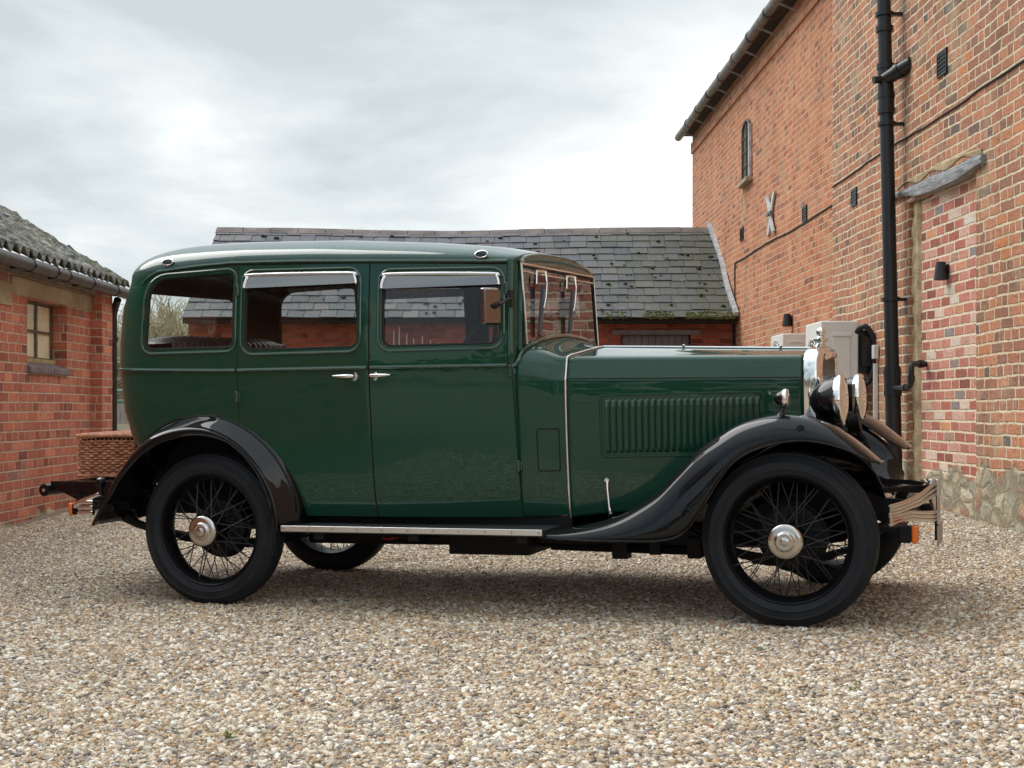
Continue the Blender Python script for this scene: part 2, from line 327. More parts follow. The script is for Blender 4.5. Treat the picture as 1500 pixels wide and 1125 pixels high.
def obj(name, g, mat, parent=None, smooth=40, bevel=0, uv=False, solid=0, seg=2, mats=None):
    me = bpy.data.meshes.new(name); me.from_pydata([tuple(map(float, p)) for p in g[0]], [], [tuple(f) for f in g[1]])
    me.update()
    bm = bmesh.new(); bm.from_mesh(me); bmesh.ops.recalc_face_normals(bm, faces=bm.faces); bm.to_mesh(me); bm.free()
    for m in (mats or [mat]): me.materials.append(m)
    if smooth:
        me.shade_smooth()
        if smooth < 180: me.set_sharp_from_angle(angle=math.radians(smooth))
    if uv: boxuv(me)
    o = bpy.data.objects.new(name, me); COL.objects.link(o)
    if parent: o.parent = parent
    if solid:
        s = o.modifiers.new('s', 'SOLIDIFY'); s.thickness = abs(solid); s.offset = -1 if solid > 0 else 0
    if bevel:
        b = o.modifiers.new('b', 'BEVEL'); b.width = bevel; b.segments = seg; b.limit_method = 'ANGLE'; b.angle_limit = math.radians(40)
    return o
def boxuv(me):
    ul = me.uv_layers.new(name='UVMap')
    for p in me.polygons:
        nx, ny, nz = abs(p.normal.x), abs(p.normal.y), abs(p.normal.z)
        for li in p.loop_indices:
            co = me.vertices[me.loops[li].vertex_index].co
            if nz > nx and nz > ny: ul.data[li].uv = (co.x, co.y)
            elif nx >= ny: ul.data[li].uv = (co.y, co.z)
            else: ul.data[li].uv = (co.x, co.z)
def thing(name, label, cat, loc=(0, 0, 0), group=None, parent=None):
    o = bpy.data.objects.new(name, None); COL.objects.link(o); o.location = loc; o.empty_display_size = 0.2
    tag(o, label, cat, group); return o
def tag(o, label, cat, group=None):
    o['label'] = label; o['category'] = cat
    if group: o['group'] = group
    return o
def part(name, parent):
    o = bpy.data.objects.new(name, None); COL.objects.link(o); o.parent = parent; o.empty_display_size = 0.1; return o
def CR(pts, n=8):
    """catmull-rom through points"""
    P = [np.array(p, float) for p in pts]; P = [2 * P[0] - P[1]] + P + [2 * P[-1] - P[-2]]; out = []
    for i in range(1, len(P) - 2):
        for k in range(n):
            t = k / n; a, b, c, d = P[i - 1], P[i], P[i + 1], P[i + 2]
            out.append(0.5 * ((2 * b) + (-a + c) * t + (2 * a - 5 * b + 4 * c - d) * t * t + (-a + 3 * b - 3 * c + d) * t ** 3))
    out.append(P[-2]); return [tuple(q) for q in out]
def I(x, xs, ys): return float(np.interp(x, xs, ys))

def objs(name, gl, mat, parent, **k): return [obj(name, g, mat, parent, **k) for g in gl]
TARNISH = principled('tarnished_mirror_back', (0.26, 0.22, 0.20), 0.16, 1.0, build=bumpy(60, 0.5, 0.004))
# ---------------------------------------------------------------- ground
def gz(x, y):
    yy = min(y, 14.0); xx = max(-6.0, min(6.0, x))
    return 0.0212 * (xx + 1.45) + 0.0215 * (yy - 7.2)
def gzn(x, y): return gz(x, y) + (noise.noise(Vector((x * 0.9, y * 0.9, 3.1))) * 0.012 + noise.noise(Vector((x * 3.1, y * 3.1, 0.7))) * 0.006 if -6 < x < 6 and 2 < y < 15 else 0)
def ground_build(t, p):
    c = t.n('ShaderNodeNewGeometry').outputs['Position']
    v = t.n('ShaderNodeTexVoronoi', {'Vector': c, 'Scale': 48.0}); s = t.n('ShaderNodeSeparateColor', {0: v.outputs['Color']})
    t.set(p.inputs['Base Color'], t.ramp(s.outputs[0], [(0.0, (0.12, 0.09, 0.06)), (0.4, (0.28, 0.22, 0.16)), (0.8, (0.36, 0.30, 0.23)), (1.0, (0.20, 0.18, 0.16))]))
    b = t.n('ShaderNodeBump', {'Strength': 1.0, 'Distance': 0.01, 'Height': v.outputs[0]}); b.invert = True
    t.set(p.inputs['Normal'], b.outputs[0])
GROUND = principled('gravel_bed', (0.3, 0.25, 0.2), 0.95, build=ground_build)
xs = sorted(set([-400, -150, -60, -25, -12, -8] + list(np.arange(-6, 6.01, 0.2).round(3)) + [8, 12, 25, 60, 150, 400]))
ys = sorted(set([-300, -100, -40, -15, -5, 0] + list(np.arange(1, 15.01, 0.2).round(3)) + [18, 25, 40, 80, 200, 600]))
g = grid([[(x, y, gzn(x, y)) for x in xs] for y in ys])
gr = obj('ground', g, GROUND, smooth=180); gr['kind'] = 'structure'

def gravel(name, quads, density, smin, smax, sub, seed, tone):
    """loose stones scattered over a patch of ground"""
    V, Fc = [], []
    for (xa, xb, ya, yb) in quads:
        nx = max(1, int((xb - xa) / 0.25)); ny = max(1, int((yb - ya) / 0.25))
        P = [[(xa + (xb - xa) * i / nx, ya + (yb - ya) * j / ny, gzn(xa + (xb - xa) * i / nx, ya + (yb - ya) * j / ny) + 0.001) for i in range(nx + 1)] for j in range(ny + 1)]
        gg = grid(P); Fc += [tuple(k + len(V) for k in f) for f in gg[1]]; V += gg[0]
    m = bpy.data.materials.new(name + '_stones'); m.use_nodes = True; t = NT(m.node_tree)
    oi = t.n('ShaderNodeObjectInfo'); r = oi.outputs['Random']
    pos = oi.outputs['Location']
    big = t.noise(pos, 0.55, 3, 0.55).outputs[0]
    c = t.ramp(r, [(0.0, (0.14, 0.12, 0.10)), (0.05, (0.42, 0.32, 0.205)), (0.16, (0.55, 0.46, 0.34)), (0.27, (0.34, 0.235, 0.145)), (0.36, (0.58, 0.52, 0.42)),
                   (0.47, (0.46, 0.36, 0.255)), (0.56, (0.31, 0.27, 0.235)), (0.64, (0.66, 0.61, 0.52)), (0.73, (0.43, 0.27, 0.15)), (0.80, (0.40, 0.34, 0.275)),
                   (0.88, (0.72, 0.69, 0.63)), (0.94, (0.24, 0.21, 0.20)), (1.0, (0.50, 0.39, 0.26))], 'CONSTANT')
    gp = t.n('ShaderNodeNewGeometry').outputs['Position']
    fine = t.noise(gp, 90, 3, 0.6).outputs[0]
    c = t.mix(0.45, c, t.ramp(fine, [(0.3, 0.30), (0.7, 0.72)]), 'OVERLAY')
    c = t.mix(0.5, c, t.ramp(big, [(0.35, (0.40, 0.40, 0.42)), (0.62, (0.56, 0.53, 0.47))]), 'OVERLAY')
    c = t.mix(1.0, c, (tone * 0.95, tone * 0.955, tone * 0.96), 'MULTIPLY')
    p = t.n('ShaderNodeBsdfPrincipled', {'Base Color': c, 'Roughness': 0.62, 'Specular IOR Level': 0.35})
    t.n('ShaderNodeOutputMaterial', {0: p.outputs[0]})
    o = obj(name, (V, Fc), m, smooth=0); o['kind'] = 'stuff'
    ng = bpy.data.node_groups.new(name + '_scatter', 'GeometryNodeTree')
    ng.interface.new_socket('Geometry', in_out='INPUT', socket_type='NodeSocketGeometry'); ng.interface.new_socket('Geometry', in_out='OUTPUT', socket_type='NodeSocketGeometry')
    N, L = ng.nodes, ng.links
    gi, go = N.new('NodeGroupInput'), N.new('NodeGroupOutput')
    d = N.new('GeometryNodeDistributePointsOnFaces'); d.inputs['Density'].default_value = density; d.inputs['Seed'].default_value = seed
    L.new(gi.outputs[0], d.inputs['Mesh'])
    g2i = N.new('GeometryNodeGeometryToInstance')
    for k in range(6):
        ic = N.new('GeometryNodeMeshIcoSphere'); ic.inputs['Radius'].default_value = 1.0; ic.inputs['Subdivisions'].default_value = sub
        sp = N.new('GeometryNodeSetPosition'); nz = N.new('ShaderNodeTexNoise'); nz.noise_dimensions = '4D'; nz.inputs['W'].default_value = k * 3.7 + 1
        nz.inputs['Scale'].default_value = 1.1; nz.inputs['Detail'].default_value = 1.0
        vm = N.new('ShaderNodeVectorMath'); vm.operation = 'SUBTRACT'; vm.inputs[1].default_value = (0.5, 0.5, 0.5)
        vs = N.new('ShaderNodeVectorMath'); vs.operation = 'SCALE'; vs.inputs['Scale'].default_value = 2.1
        L.new(nz.outputs['Color'], vm.inputs[0]); L.new(vm.outputs[0], vs.inputs[0]); L.new(vs.outputs[0], sp.inputs['Offset'])
        L.new(ic.outputs['Mesh'], sp.inputs['Geometry'])
        tr = N.new('GeometryNodeTransform'); tr.inputs['Scale'].default_value = (1.0, 0.75 + 0.05 * k, 0.50 + 0.04 * (k % 3))
        L.new(sp.outputs[0], tr.inputs[0]); 
        if sub > 1:
            ss = N.new('GeometryNodeSetShadeSmooth'); L.new(tr.outputs[0], ss.inputs[0]); L.new(ss.outputs[0], g2i.inputs[0])
        else: L.new(tr.outputs[0], g2i.inputs[0])
    iop = N.new('GeometryNodeInstanceOnPoints'); iop.inputs['Pick Instance'].default_value = True
    rv = N.new('FunctionNodeRandomValue'); rv.data_type = 'FLOAT_VECTOR'; rv.inputs[0].default_value = (-0.6, -0.6, 0); rv.inputs[1].default_value = (0.6, 0.6, 6.28)
    rs = N.new('FunctionNodeRandomValue'); rs.data_type = 'FLOAT'; rs.inputs[2].default_value = 0.0; rs.inputs[3].default_value = 1.0; rs.inputs['Seed'].default_value = 5
    pw = N.new('ShaderNodeMath'); pw.operation = 'POWER'; pw.inputs[1].default_value = 2.6; L.new(rs.outputs[1], pw.inputs[0])
    ma = N.new('ShaderNodeMath'); ma.operation = 'MULTIPLY_ADD'; ma.inputs[1].default_value = smax - smin; ma.inputs[2].default_value = smin; L.new(pw.outputs[0], ma.inputs[0])
    L.new(d.outputs['Points'], iop.inputs['Points']); L.new(g2i.outputs[0], iop.inputs['Instance']); L.new(rv.outputs[0], iop.inputs['Rotation']); L.new(ma.outputs[0], iop.inputs['Scale'])
    sm = N.new('GeometryNodeSetMaterial'); sm.inputs['Material'].default_value = m; L.new(iop.outputs[0], sm.inputs[0])
    L.new(sm.outputs[0], go.inputs[0])
    md = o.modifiers.new('scatter', 'NODES'); md.node_group = ng
    return o
gravel('near_gravel', [(-2.6, 2.6, 3.6, 5.0), (-3.1, 3.1, 5.0, 6.6)], 7400, 0.0052, 0.0160, 2, 3, 1.12)
gravel('far_gravel', [(-3.9, 3.3, 6.6, 9.0), (-3.9, 3.25, 9.0, 11.5), (-3.8, 3.2, 11.5, 14.4)], 5600, 0.0058, 0.0150, 1, 9, 1.12)

# ---------------------------------------------------------------- the tall brick warehouse on the right
def nx(y): return 3.425 - 0.018 * y          # near wall face
def gxr(y): return 3.466 - 0.0202 * y         # gutter line
def fx(y): return 3.735 - 0.0217 * y         # far wall face (set back)
STEP = 14.6; EAVE = 5.80
wh = thing('brick_warehouse', 'tall old red brick warehouse with a black downpipe, right of the car', 'building', (4, 14, 0))
def W_(g): return mv(g, (-4, -14, 0))
def slab(fn, y0, y1, z0, z1, th=0.30, n=1, off=0.0):
    P = []
    ys_ = [y0 + (y1 - y0) * i / n for i in range(n + 1)]
    V = []
    for y in ys_: V += [(fn(y) + off, y, z0), (fn(y) + off, y, z1), (fn(y) + off + th, y, z1), (fn(y) + off + th, y, z0)]
    Fc = []
    for i in range(n):
        a, b = 4 * i, 4 * i + 4
        Fc += [(a, b, b + 1, a + 1), (a + 1, b + 1, b + 2, a + 2), (a + 2, b + 2, b + 3, a + 3), (a + 3, b + 3, b, a)]
    Fc += [(0, 1, 2, 3), (4 * n + 3, 4 * n + 2, 4 * n + 1, 4 * n)]
    return V, Fc
DY0, DY1, DZ = 10.33, 11.98, 2.62
obj('wall', W_(J(slab(nx, 2.0, DY0, -0.4, EAVE), slab(nx, DY1, STEP, -0.4, EAVE), slab(nx, DY0, DY1, DZ, EAVE))), BR_OLD, wh, smooth=0, uv=True)
obj('blocked_doorway', W_(slab(nx, DY0, DY1 - 0.17, -0.4, DZ, 0.2, off=0.055)), BR_PINK, wh, smooth=0, uv=True)['label'] = 'doorway bricked up in pinker brick'
ps = grid([[(nx(y) + 0.03 + 0.02 * noise.noise(Vector((y * 14, z * 9, 3))) + (0.03 if y in (DY1 - 0.18, DY1 + 0.02) else 0), y + 0.03 * noise.noise(Vector((z * 4.0, y * 2, 1))) * (y < DY1), z) for y in (DY1 - 0.18, DY1 - 0.15, DY1 - 0.10, DY1 - 0.05, DY1 - 0.01, DY1 + 0.02)] for z in np.arange(-0.4, DZ + 0.02, 0.03)])
obj('mortar_strip', W_(ps), PLASTER, wh, smooth=0, solid=0.01)
obj('wall', W_(J(slab(fx, STEP - 0.05, 26.0, -0.4, EAVE))), BR_FAR, wh, smooth=0, uv=True)
obj('end_wall', W_(bx(fx(26.0) + 0.02, 10.0, 25.7, 25.997, -0.4, EAVE)), BR_FAR, wh, smooth=0, uv=True)
rf = J(([(gxr(2), 2.0, EAVE - 0.0), (gxr(26.15), 26.15, EAVE - 0.0), (7.0, 26.15, EAVE + 2.9), (7.0, 2.0, EAVE + 2.9), (11.2, 2, EAVE), (11.2, 26.15, EAVE)], [(0, 1, 2, 3), (3, 2, 5, 4)]))
SLATEDK = principled('dark_slate', (0.09, 0.09, 0.10), 0.6, build=varied((0.06, 0.06, 0.07), (0.15, 0.15, 0.14), 3))
obj('roof', W_(rf), SLATEDK, wh, smooth=0, solid=0.06)
sf = ([(gxr(2) + .05, 2.0, EAVE - 0.03), (gxr(26.1) + .05, 26.1, EAVE - 0.03), (3.2, 26.1, EAVE - 0.03), (3.8, 2, EAVE - 0.03)], [(0, 1, 2, 3)])
obj('soffit', W_(sf), principled('dark_soffit', (0.05, 0.035, 0.025), 0.85), wh, smooth=0, solid=0.04)
gp = [(gxr(2.0 + 24.15 * i / 24), 2.0 + 24.15 * i / 24, EAVE - 0.04 + 0.01 * math.sin(i * 1.3)) for i in range(25)]
gut = obj('gutter', W_(tube(gp, 0.065, 12)), GUT2, wh)
js = [tube([(gxr(y), y - 0.04, EAVE - 0.04), (gxr(y), y + 0.04, EAVE - 0.04)], 0.076, 12) for y in np.arange(14.5, 26, 1.15)]
objs('gutter_joint', [W_(g) for g in js], GUT, gut)
objs('gutter_bracket', [W_(flatbar([(gxr(y), y, EAVE - 0.10), (fx(y) - 0.002, y, EAVE - 0.20)], 0.02, 0.02)) for y in np.arange(15, 26, 1.15)], LEADM, gut)
# brick band under the eave (a slightly proud course)
obj('eave_course', W_(slab(lambda y: fx(y) - 0.03, STEP - 0.04, 26.0, EAVE - 0.36, EAVE - 0.18, 0.028)), BR_FAR, wh, smooth=0, uv=True)
# downpipe (leans a little)
def dp(z): k = (z - 0.3) / 3.9; return (3.105 - 0.045 * k, 12.0 + 0.17 * k, z)
dpo = obj('downpipe', W_(tube([dp(0.12), dp(1.3)], 0.063, 20) ), PIPE, wh)
cols = J(tube([dp(1.3), dp(5.75)], 0.056, 20), *[tube([dp(z), dp(z + 0.045)], 0.072, 20) for z in (1.06, 1.22, 3.37, 3.50, 3.74, 4.05)],
         tube([dp(1.06), dp(1.29)], 0.068, 20), tube([dp(3.40), dp(3.74)], 0.065, 20))
obj('downpipe_joint', W_(cols), PIPE, dpo)
br = [bx(dp(z)[0], nx(12) + 0.0, 11.93, 11.97, z, z + 0.03) for z in (1.83, 3.27, 4.18, 5.0)] + [tube([dp(z), dp(z + 0.03)], 0.075, 16) for z in (1.83, 3.27, 4.18, 5.0)]
objs('pipe_bracket', [W_(J(bx(dp(z)[0], nx(12) + 0.0, dp(z)[1] - 0.03, dp(z)[1] + 0.01, z + 0.001, z + 0.029), tube([dp(z), dp(z + 0.03)], 0.075, 16))) for z in (1.83, 3.27, 4.18)], PIPE, dpo)
e = J(tube([(3.055, 12.13, 3.655), (3.10, 12.07, 3.675), (3.16, 12.00, 3.71), (3.225, 11.93, 3.745)], [0.054, 0.060, 0.060, 0.058], 16), tube([(3.135, 12.03, 3.695), (3.155, 12.005, 3.707)], 0.068, 16), tube([(3.06, 12.12, 3.66), (2.955, 12.10, 3.64)], 0.030, 12))
obj('branch_pipe', W_(e), PIPE, dpo)
e = J(tube([(3.09, 12.03, 1.12), (3.10, 11.80, 1.12), (3.11, 11.63, 1.122), (3.115, 11.58, 1.135), (3.118, 11.56, 1.165), (3.118, 11.56, 1.265), (3.125, 11.565, 1.295), (3.15, 11.59, 1.305), (3.28, 11.69, 1.308)], 0.023, 12), tube([(3.105, 11.74, 1.12), (3.108, 11.66, 1.12)], 0.030, 12), tube([(3.118, 11.56, 1.17), (3.118, 11.56, 1.21)], 0.029, 12), tube([(3.20, 11.63, 1.307), (3.235, 11.655, 1.307)], 0.032, 12))
obj('waste_pipe', W_(e), PIPE, dpo)
# cables
cb = CR([(nx(y) - 0.006, y, 3.155 + 0.012 * math.sin(y * 2.1) + random.uniform(-0.006, 0.006)) for y in np.linspace(7.5, STEP - 0.02, 34)], 2)
cb2 = CR([(fx(y) - 0.008, y, 3.10 + 0.012 * math.sin(y * 1.7) + random.uniform(-0.006, 0.006)) for y in np.linspace(15.2, 21.6, 26)], 2) + [(fx(21.62) - 0.012, 21.62, z) for z in (3.05, 2.5, 2.0, 1.5)]
obj('wall_cable', W_(J(tube(cb, 0.008, 6), tube(cb2, 0.010, 6))), principled('old_cable', (0.03, 0.028, 0.027), 0.8), wh)
# wall vents
def vent(y, z, fn, w, h, lab=None):
    x = fn(y) - 0.015
    fr = J(bx(x, x + 0.02, y - w / 2, y - w / 2 + 0.015, z - h / 2, z + h / 2), bx(x, x + 0.02, y + w / 2 - 0.015, y + w / 2, z - h / 2, z + h / 2),
           bx(x, x + 0.02, y - w / 2 + 0.015, y + w / 2 - 0.015, z - h / 2, z - h / 2 + 0.015), bx(x, x + 0.02, y - w / 2 + 0.015, y + w / 2 - 0.015, z + h / 2 - 0.015, z + h / 2),
           *[bx(x + 0.003, x + 0.012, y - w / 2 + 0.02 + i * w / 6, y - w / 2 + 0.03 + i * w / 6, z - h / 2 + 0.015, z + h / 2 - 0.015) for i in range(1, 6)],
           *[bx(x + 0.0015, x + 0.013, y - w / 2 + 0.015, y + w / 2 - 0.015, z - h / 2 + i * h / 6, z - h / 2 + i * h / 6 + 0.008) for i in range(1, 6)],
           bx(x + 0.0135, x + 0.0195, y - w / 2 + 0.016, y + w / 2 - 0.016, z - h / 2 + 0.016, z + h / 2 - 0.016))
    return obj('air_vent', W_(fr), PIPE, wh, smooth=0)
vent(11.08, 3.54, nx, 0.235, 0.185); vent(13.73, 2.92, nx, 0.2, 0.16); vent(17.0, 3.20, fx, 0.24, 0.18); vent(21.08, 3.45, fx, 0.26, 0.18)
# slit window with arched head
wy0, wy1, wz0, wz1 = 20.36, 20.95, 4.16, 4.98
arch = [(wy0, wz0), (wy1, wz0), (wy1, wz1 - 0.15)] + [((wy0 + wy1) / 2 + 0.295 * math.cos(a), wz1 - 0.15 + 0.15 * math.sin(a)) for a in np.linspace(0.2, math.pi - 0.2, 8)] + [(wy0, wz1 - 0.15)]
def yzprism(poly, xa, xb):
    n = len(poly); V = [(xa, y, z) for y, z in poly] + [(xb, y, z) for y, z in poly]
    return V, [tuple(range(n)), tuple(reversed(range(n, 2 * n)))] + [(i, (i + 1) % n, (i + 1) % n + n, i + n) for i in range(n)]
wx = fx(20.6)
win = obj('window', W_(yzprism(arch, wx - 0.015, wx + 0.02)), ACD, wh, smooth=0)
obj('window_frame', W_(J(tube([(wx - 0.022, y, z) for y, z in arch], 0.022, 6, closed=True), bx(wx - 0.03, wx - 0.0155, 20.64, 20.68, wz0, wz1 - 0.02), *[bx(wx - 0.028, wx - 0.0155, wy0, wy1, z, z + 0.02) for z in (4.35, 4.55, 4.75)])), FRAMEW, win)
obj('window_reveal', W_(bx(wx - 0.04, wx - 0.002, wy0 - 0.06, wy0 - 0.01, wz0, wz1 - 0.1)), WHITEP, win)
obj('window_sill', W_(bx(wx - 0.09, wx + 0.02, wy0 - 0.1, wy1 + 0.1, wz0 - 0.07, wz0 - 0.01)), CONC, win, bevel=0.008)
# X shaped tie plate
ty, tz = 18.9, 3.45; tx = fx(ty)
def arm(s): return flatbar(CR([(tx - 0.03, ty - 0.30 * s, tz + 0.33), (tx - 0.035, ty - 0.10 * s, tz + 0.13), (tx - 0.04, ty, tz), (tx - 0.035, ty + 0.10 * s, tz - 0.13), (tx - 0.03, ty + 0.30 * s, tz - 0.33)], 4), 0.075, 0.02, up=(1, 0, 0))
def arm2(s):
    pts = CR([(ty - 0.22 * s, tz + 0.25), (ty - 0.07 * s, tz + 0.10), (ty, tz), (ty + 0.07 * s, tz - 0.10), (ty + 0.22 * s, tz - 0.25)], 5)
    return J(*[(lambda a, b: ([(tx - 0.03 + k, p[0] + q, p[1]) for p in (a, b) for q in (-0.07, 0.07) for k in (0, 0.022)], [(0, 1, 3, 2), (4, 6, 7, 5), (0, 4, 5, 1), (2, 3, 7, 6), (0, 2, 6, 4), (1, 5, 7, 3)]))(pts[i], pts[i + 1]) for i in range(len(pts) - 1)])
tp = obj('tie_plate', W_(J(arm2(1), mv(arm2(-1), (-0.012, 0, 0)))), WHITEP, wh, smooth=0)
obj('bolt', W_(J(lathe([(-0.06, 0.001), (-0.06, 0.025), (-0.03, 0.03)], 12, 'x', (tx, ty, tz)), bx(tx - 0.056, tx - 0.044, ty - 0.16, ty + 0.16, tz - 0.02, tz + 0.02))), PIPE, tp)
# timber lintel over the blocked doorway
rows = []
for i in range(25):
    k = i / 24; y = 10.12 + 2.36 * k; zc = 2.665 + 0.075 * k - 0.035 * math.sin(k * math.pi) + 0.004 * math.sin(k * 17)
    hh = 0.026 + 0.030 * math.sin(min(1, k * 1.25) * math.pi) + 0.004 * math.sin(k * 11 + 1); x = nx(y)
    rows.append([(x - 0.035 - 0.008 * math.sin(k * 23), y, zc - hh), (x - 0.045, y, zc), (x - 0.03, y, zc + hh), (x + 0.05, y, zc + hh), (x + 0.05, y, zc - hh)])
gl = grid(rows, closed_v=True); n5 = len(gl[0]); gl = (gl[0], gl[1] + [(0, 1, 2, 3, 4), tuple(range(n5 - 1, n5 - 6, -1))])
obj('lintel', W_(gl), OLDWOOD, wh, smooth=30)['label'] = 'sagging weathered grey timber lintel'
gp = [mv(([(nx(y) - 0.012, y, 0) for y in ()], []), (0, 0, 0))]
# mortar smear above the lintel
rows = [[(nx(y) - 0.006, y, 2.73 + 0.05 * k + 0.02 * math.sin(y * 9)), (nx(y) - 0.010, y, 2.742 + 0.05 * k + 0.022 * math.sin(k * math.pi)), (nx(y) + 0.01, y, 2.765 + 0.05 * k + (0.030 + 0.018 * math.sin(y * 9 + 1) + 0.012 * math.sin(y * 31)) * math.sin(k * math.pi))] for k, y in [((y - 10.2) / 2.1, y) for y in np.linspace(10.2, 12.3, 60)]]
obj('mortar_patch', W_(grid(rows)), PLASTER, wh)

# wall lamps (things of their own)
def wall_lamp(y, z, fn, lab, s=1.0, off=0.0):
    x = fn(y) + off
    t = thing('wall_lamp', lab, 'lamp', (x, y, z), 'black wall lamps')
    prof = []
    rows = []
    for k, (zz_, rr) in enumerate([(0.068, 0.030), (0.066, 0.040), (0.0, 0.050), (-0.066, 0.060), (-0.068, 0.052), (-0.05, 0.048)]):
        rows.append([(-0.055 + min(0.055, 0.9 * rr * math.cos(a)) if True else 0, rr * math.sin(a), zz_) for a in np.linspace(0, 2 * math.pi, 17)[:-1]])
    gl = grid([[(p[0] * s, p[1] * s, p[2] * s) for p in r] for r in rows], closed_v=True)
    gl = (gl[0], gl[1] + [tuple(range(16))])
    obj('lamp_shade', gl, PIPE, t)
    obj('back_plate', bx(-0.012, 0.0, -0.03 * s, 0.03 * s, -0.05 * s, 0.05 * s), PIPE, t, smooth=0)
    return t
wall_lamp(11.13, 1.99, nx, 'small black wall lamp on the pink bricked up doorway, right of the downpipe', 1.0, 0.055)
wall_lamp(17.7, 2.02, fx, 'small black wall lamp on orange brick above the small heat pump unit', 1.1)

# ---------------------------------------------------------------- outdoor units
def ac_unit(x0, x1, y0, y1, z0, z1, wallx, lab, pipes):
    t = thing('outdoor_unit', lab, 'heat pump', ((x0 + x1) / 2, (y0 + y1) / 2, z0), 'outdoor units on the warehouse wall')
    d = (-(x0 + x1) / 2, -(y0 + y1) / 2, -z0); h = z1 - z0
    obj('casing', mv(J(bx(x0, x1, y0, y1, z0, z1)), d), ACW, t, bevel=0.012)
    # end panel with a handle recess
    w = x1 - x0
    obj('end_panel', mv(J(bx(x0 + 0.30 * w, x1 - 0.22 * w, y0 - 0.010, y0 - 0.001, z0 + 0.30 * h, z1 - 0.17 * h), bx(x0 + 0.27 * w, x1 - 0.19 * w, y0 - 0.022, y0 - 0.011, z1 - 0.165 * h, z1 - 0.125 * h),
                             bx(x0 + 0.36 * w, x1 - 0.15 * w, y0 - 0.035, y0 - 0.001, z0 + 0.05 * h, z0 + 0.26 * h)), d), ACW, t, bevel=0.006)
    # fan grille on the side facing the yard
    yc, zc, r = (y0 + y1) / 2, (z0 + z1) / 2, min(y1 - y0, h) * 0.40
    gr_ = [tube([(x0 - 0.012, yc + rr * math.cos(a), zc + rr * math.sin(a)) for a in np.linspace(0, 2 * math.pi, 25)[:-1]], 0.004, 5, closed=True) for rr in np.linspace(r * 0.2, r, 7)]
    gr_ += [tube([(x0 - 0.012, yc, zc), (x0 - 0.012, yc + r * math.cos(a), zc + r * math.sin(a))], 0.004, 5) for a in np.linspace(0, 2 * math.pi, 9)[:-1]]
    gl = obj('fan_grille', mv(J(*gr_), d), ACW, t)
    obj('fan_opening', mv(lathe([(-0.004, 0.001), (-0.004, r), (0.001, r)], 32, 'x', (x0, yc, zc)), d), ACD, t)
    objs('wall_bracket', [mv(g, d) for g in (bx(wallx - 0.03, wallx, y0 - 0.16, y0 - 0.11, z0 - 0.10, z0 + 0.45), bx(x0 + 0.02, wallx - 0.031, y0 + 0.1, y0 + 0.14, z0 - 0.05, z0 - 0.002), bx(x0 + 0.02, wallx - 0.031, y1 - 0.14, y1 - 0.1, z0 - 0.05, z0 - 0.002),
                                bx(wallx - 0.10, wallx - 0.031, y0 - 0.17, y0 - 0.10, z0 - 0.12, z0 - 0.04))], ACW, t, smooth=0)
    if pipes:
        cvs = J(tube(CR([(x1 - 0.02, y0 + 0.02, z1 - 0.10), (x1 + 0.05, y0 - 0.03, z1 - 0.05), (x1 + 0.12, y0 - 0.05, z1 - 0.16), (x1 + 0.13, y0 - 0.05, z1 - 0.36), (x1 + 0.09, y0 - 0.04, z1 - 0.52), (x1 - 0.01, y0 - 0.01, z1 - 0.60)], 6), 0.026, 10),
                bx(x1 + 0.001, wallx - 0.004, y0 + 0.02, y0 + 0.22, z1 - 0.46, z1 - 0.08), bx(x1 + 0.02, wallx - 0.02, y0 - 0.03, y0 + 0.019, z1 - 0.40, z1 - 0.14))
        obj('pipe_bundle', mv(cvs, d), PIPE, t)
        obj('isolator_box', mv(bx(wallx - 0.045, wallx - 0.001, y0 - 0.20, y0 - 0.12, z1 - 0.34, z1 - 0.22), d), ACW, t, bevel=0.005)
    return t
ac_unit(2.72, 3.055, 13.05, 13.72, 0.90, 1.73, nx(13.3), 'large ivory outdoor heat pump unit on the brick wall behind the radiator cap', True)
ac_unit(2.93, 3.20, 16.05, 16.75, 1.16, 1.775, fx(16.4), 'smaller ivory outdoor heat pump unit further along the wall, above the bonnet end', False)

def sagr(X): return -0.06 * math.exp(-((X + 1.2) / 1.9) ** 2)
# ---------------------------------------------------------------- slate roofed outbuilding at the back
ob = thing('slate_outbuilding', 'low red brick outbuilding with mossy slate roof behind the car', 'building', (-0.7, 22.5, 0))
def O_(g): return mv(g, (0.7, -22.5, 0))
ED, RD, EZ, RZ = 21.25, 23.9, 2.27, 3.87
XL, XR = -4.72, 3.22
DX0, DX1, DTZ = 1.59, 2.61, 2.045
obj('wall', O_(J(bx(XL, DX0, 21.6, 21.9, -0.3, 2.36), bx(DX1, XR, 21.6, 21.9, -0.3, 2.36), bx(DX0, DX1, 21.6, 21.9, DTZ + 0.07, 2.36), bx(XL, XL + 0.3, 21.901, 26.2, -0.3, 2.45),
               ([(XL, 21.5, 2.36), (XL, 26.3, 2.36), (XL, 23.9, 3.80), (XL + 0.3, 21.5, 2.36), (XL + 0.3, 26.3, 2.36), (XL + 0.3, 23.9, 3.80)], [(0, 1, 2), (3, 5, 4), (0, 3, 4, 1), (1, 4, 5, 2), (0, 2, 5, 3)]))), BR_BACK, ob, smooth=0, uv=True)
obj('lintel', O_(bx(DX0 - 0.13, DX1 + 0.14, 21.57, 21.78, DTZ, DTZ + 0.067)), GREYPAINT, ob, smooth=0)
dd = J(*[bx(DX0 + 0.02 + i * 0.098, DX0 + 0.02 + i * 0.098 + 0.094, 21.68, 21.72 , 0.0, DTZ - 0.002) for i in range(10)])
obj('dark_backing', O_(bx(DX0, DX1, 21.75, 21.77, -0.2, DTZ + 0.07)), ACD, ob, smooth=0)  # dark sheet added behind the boards so the gaps show no sky
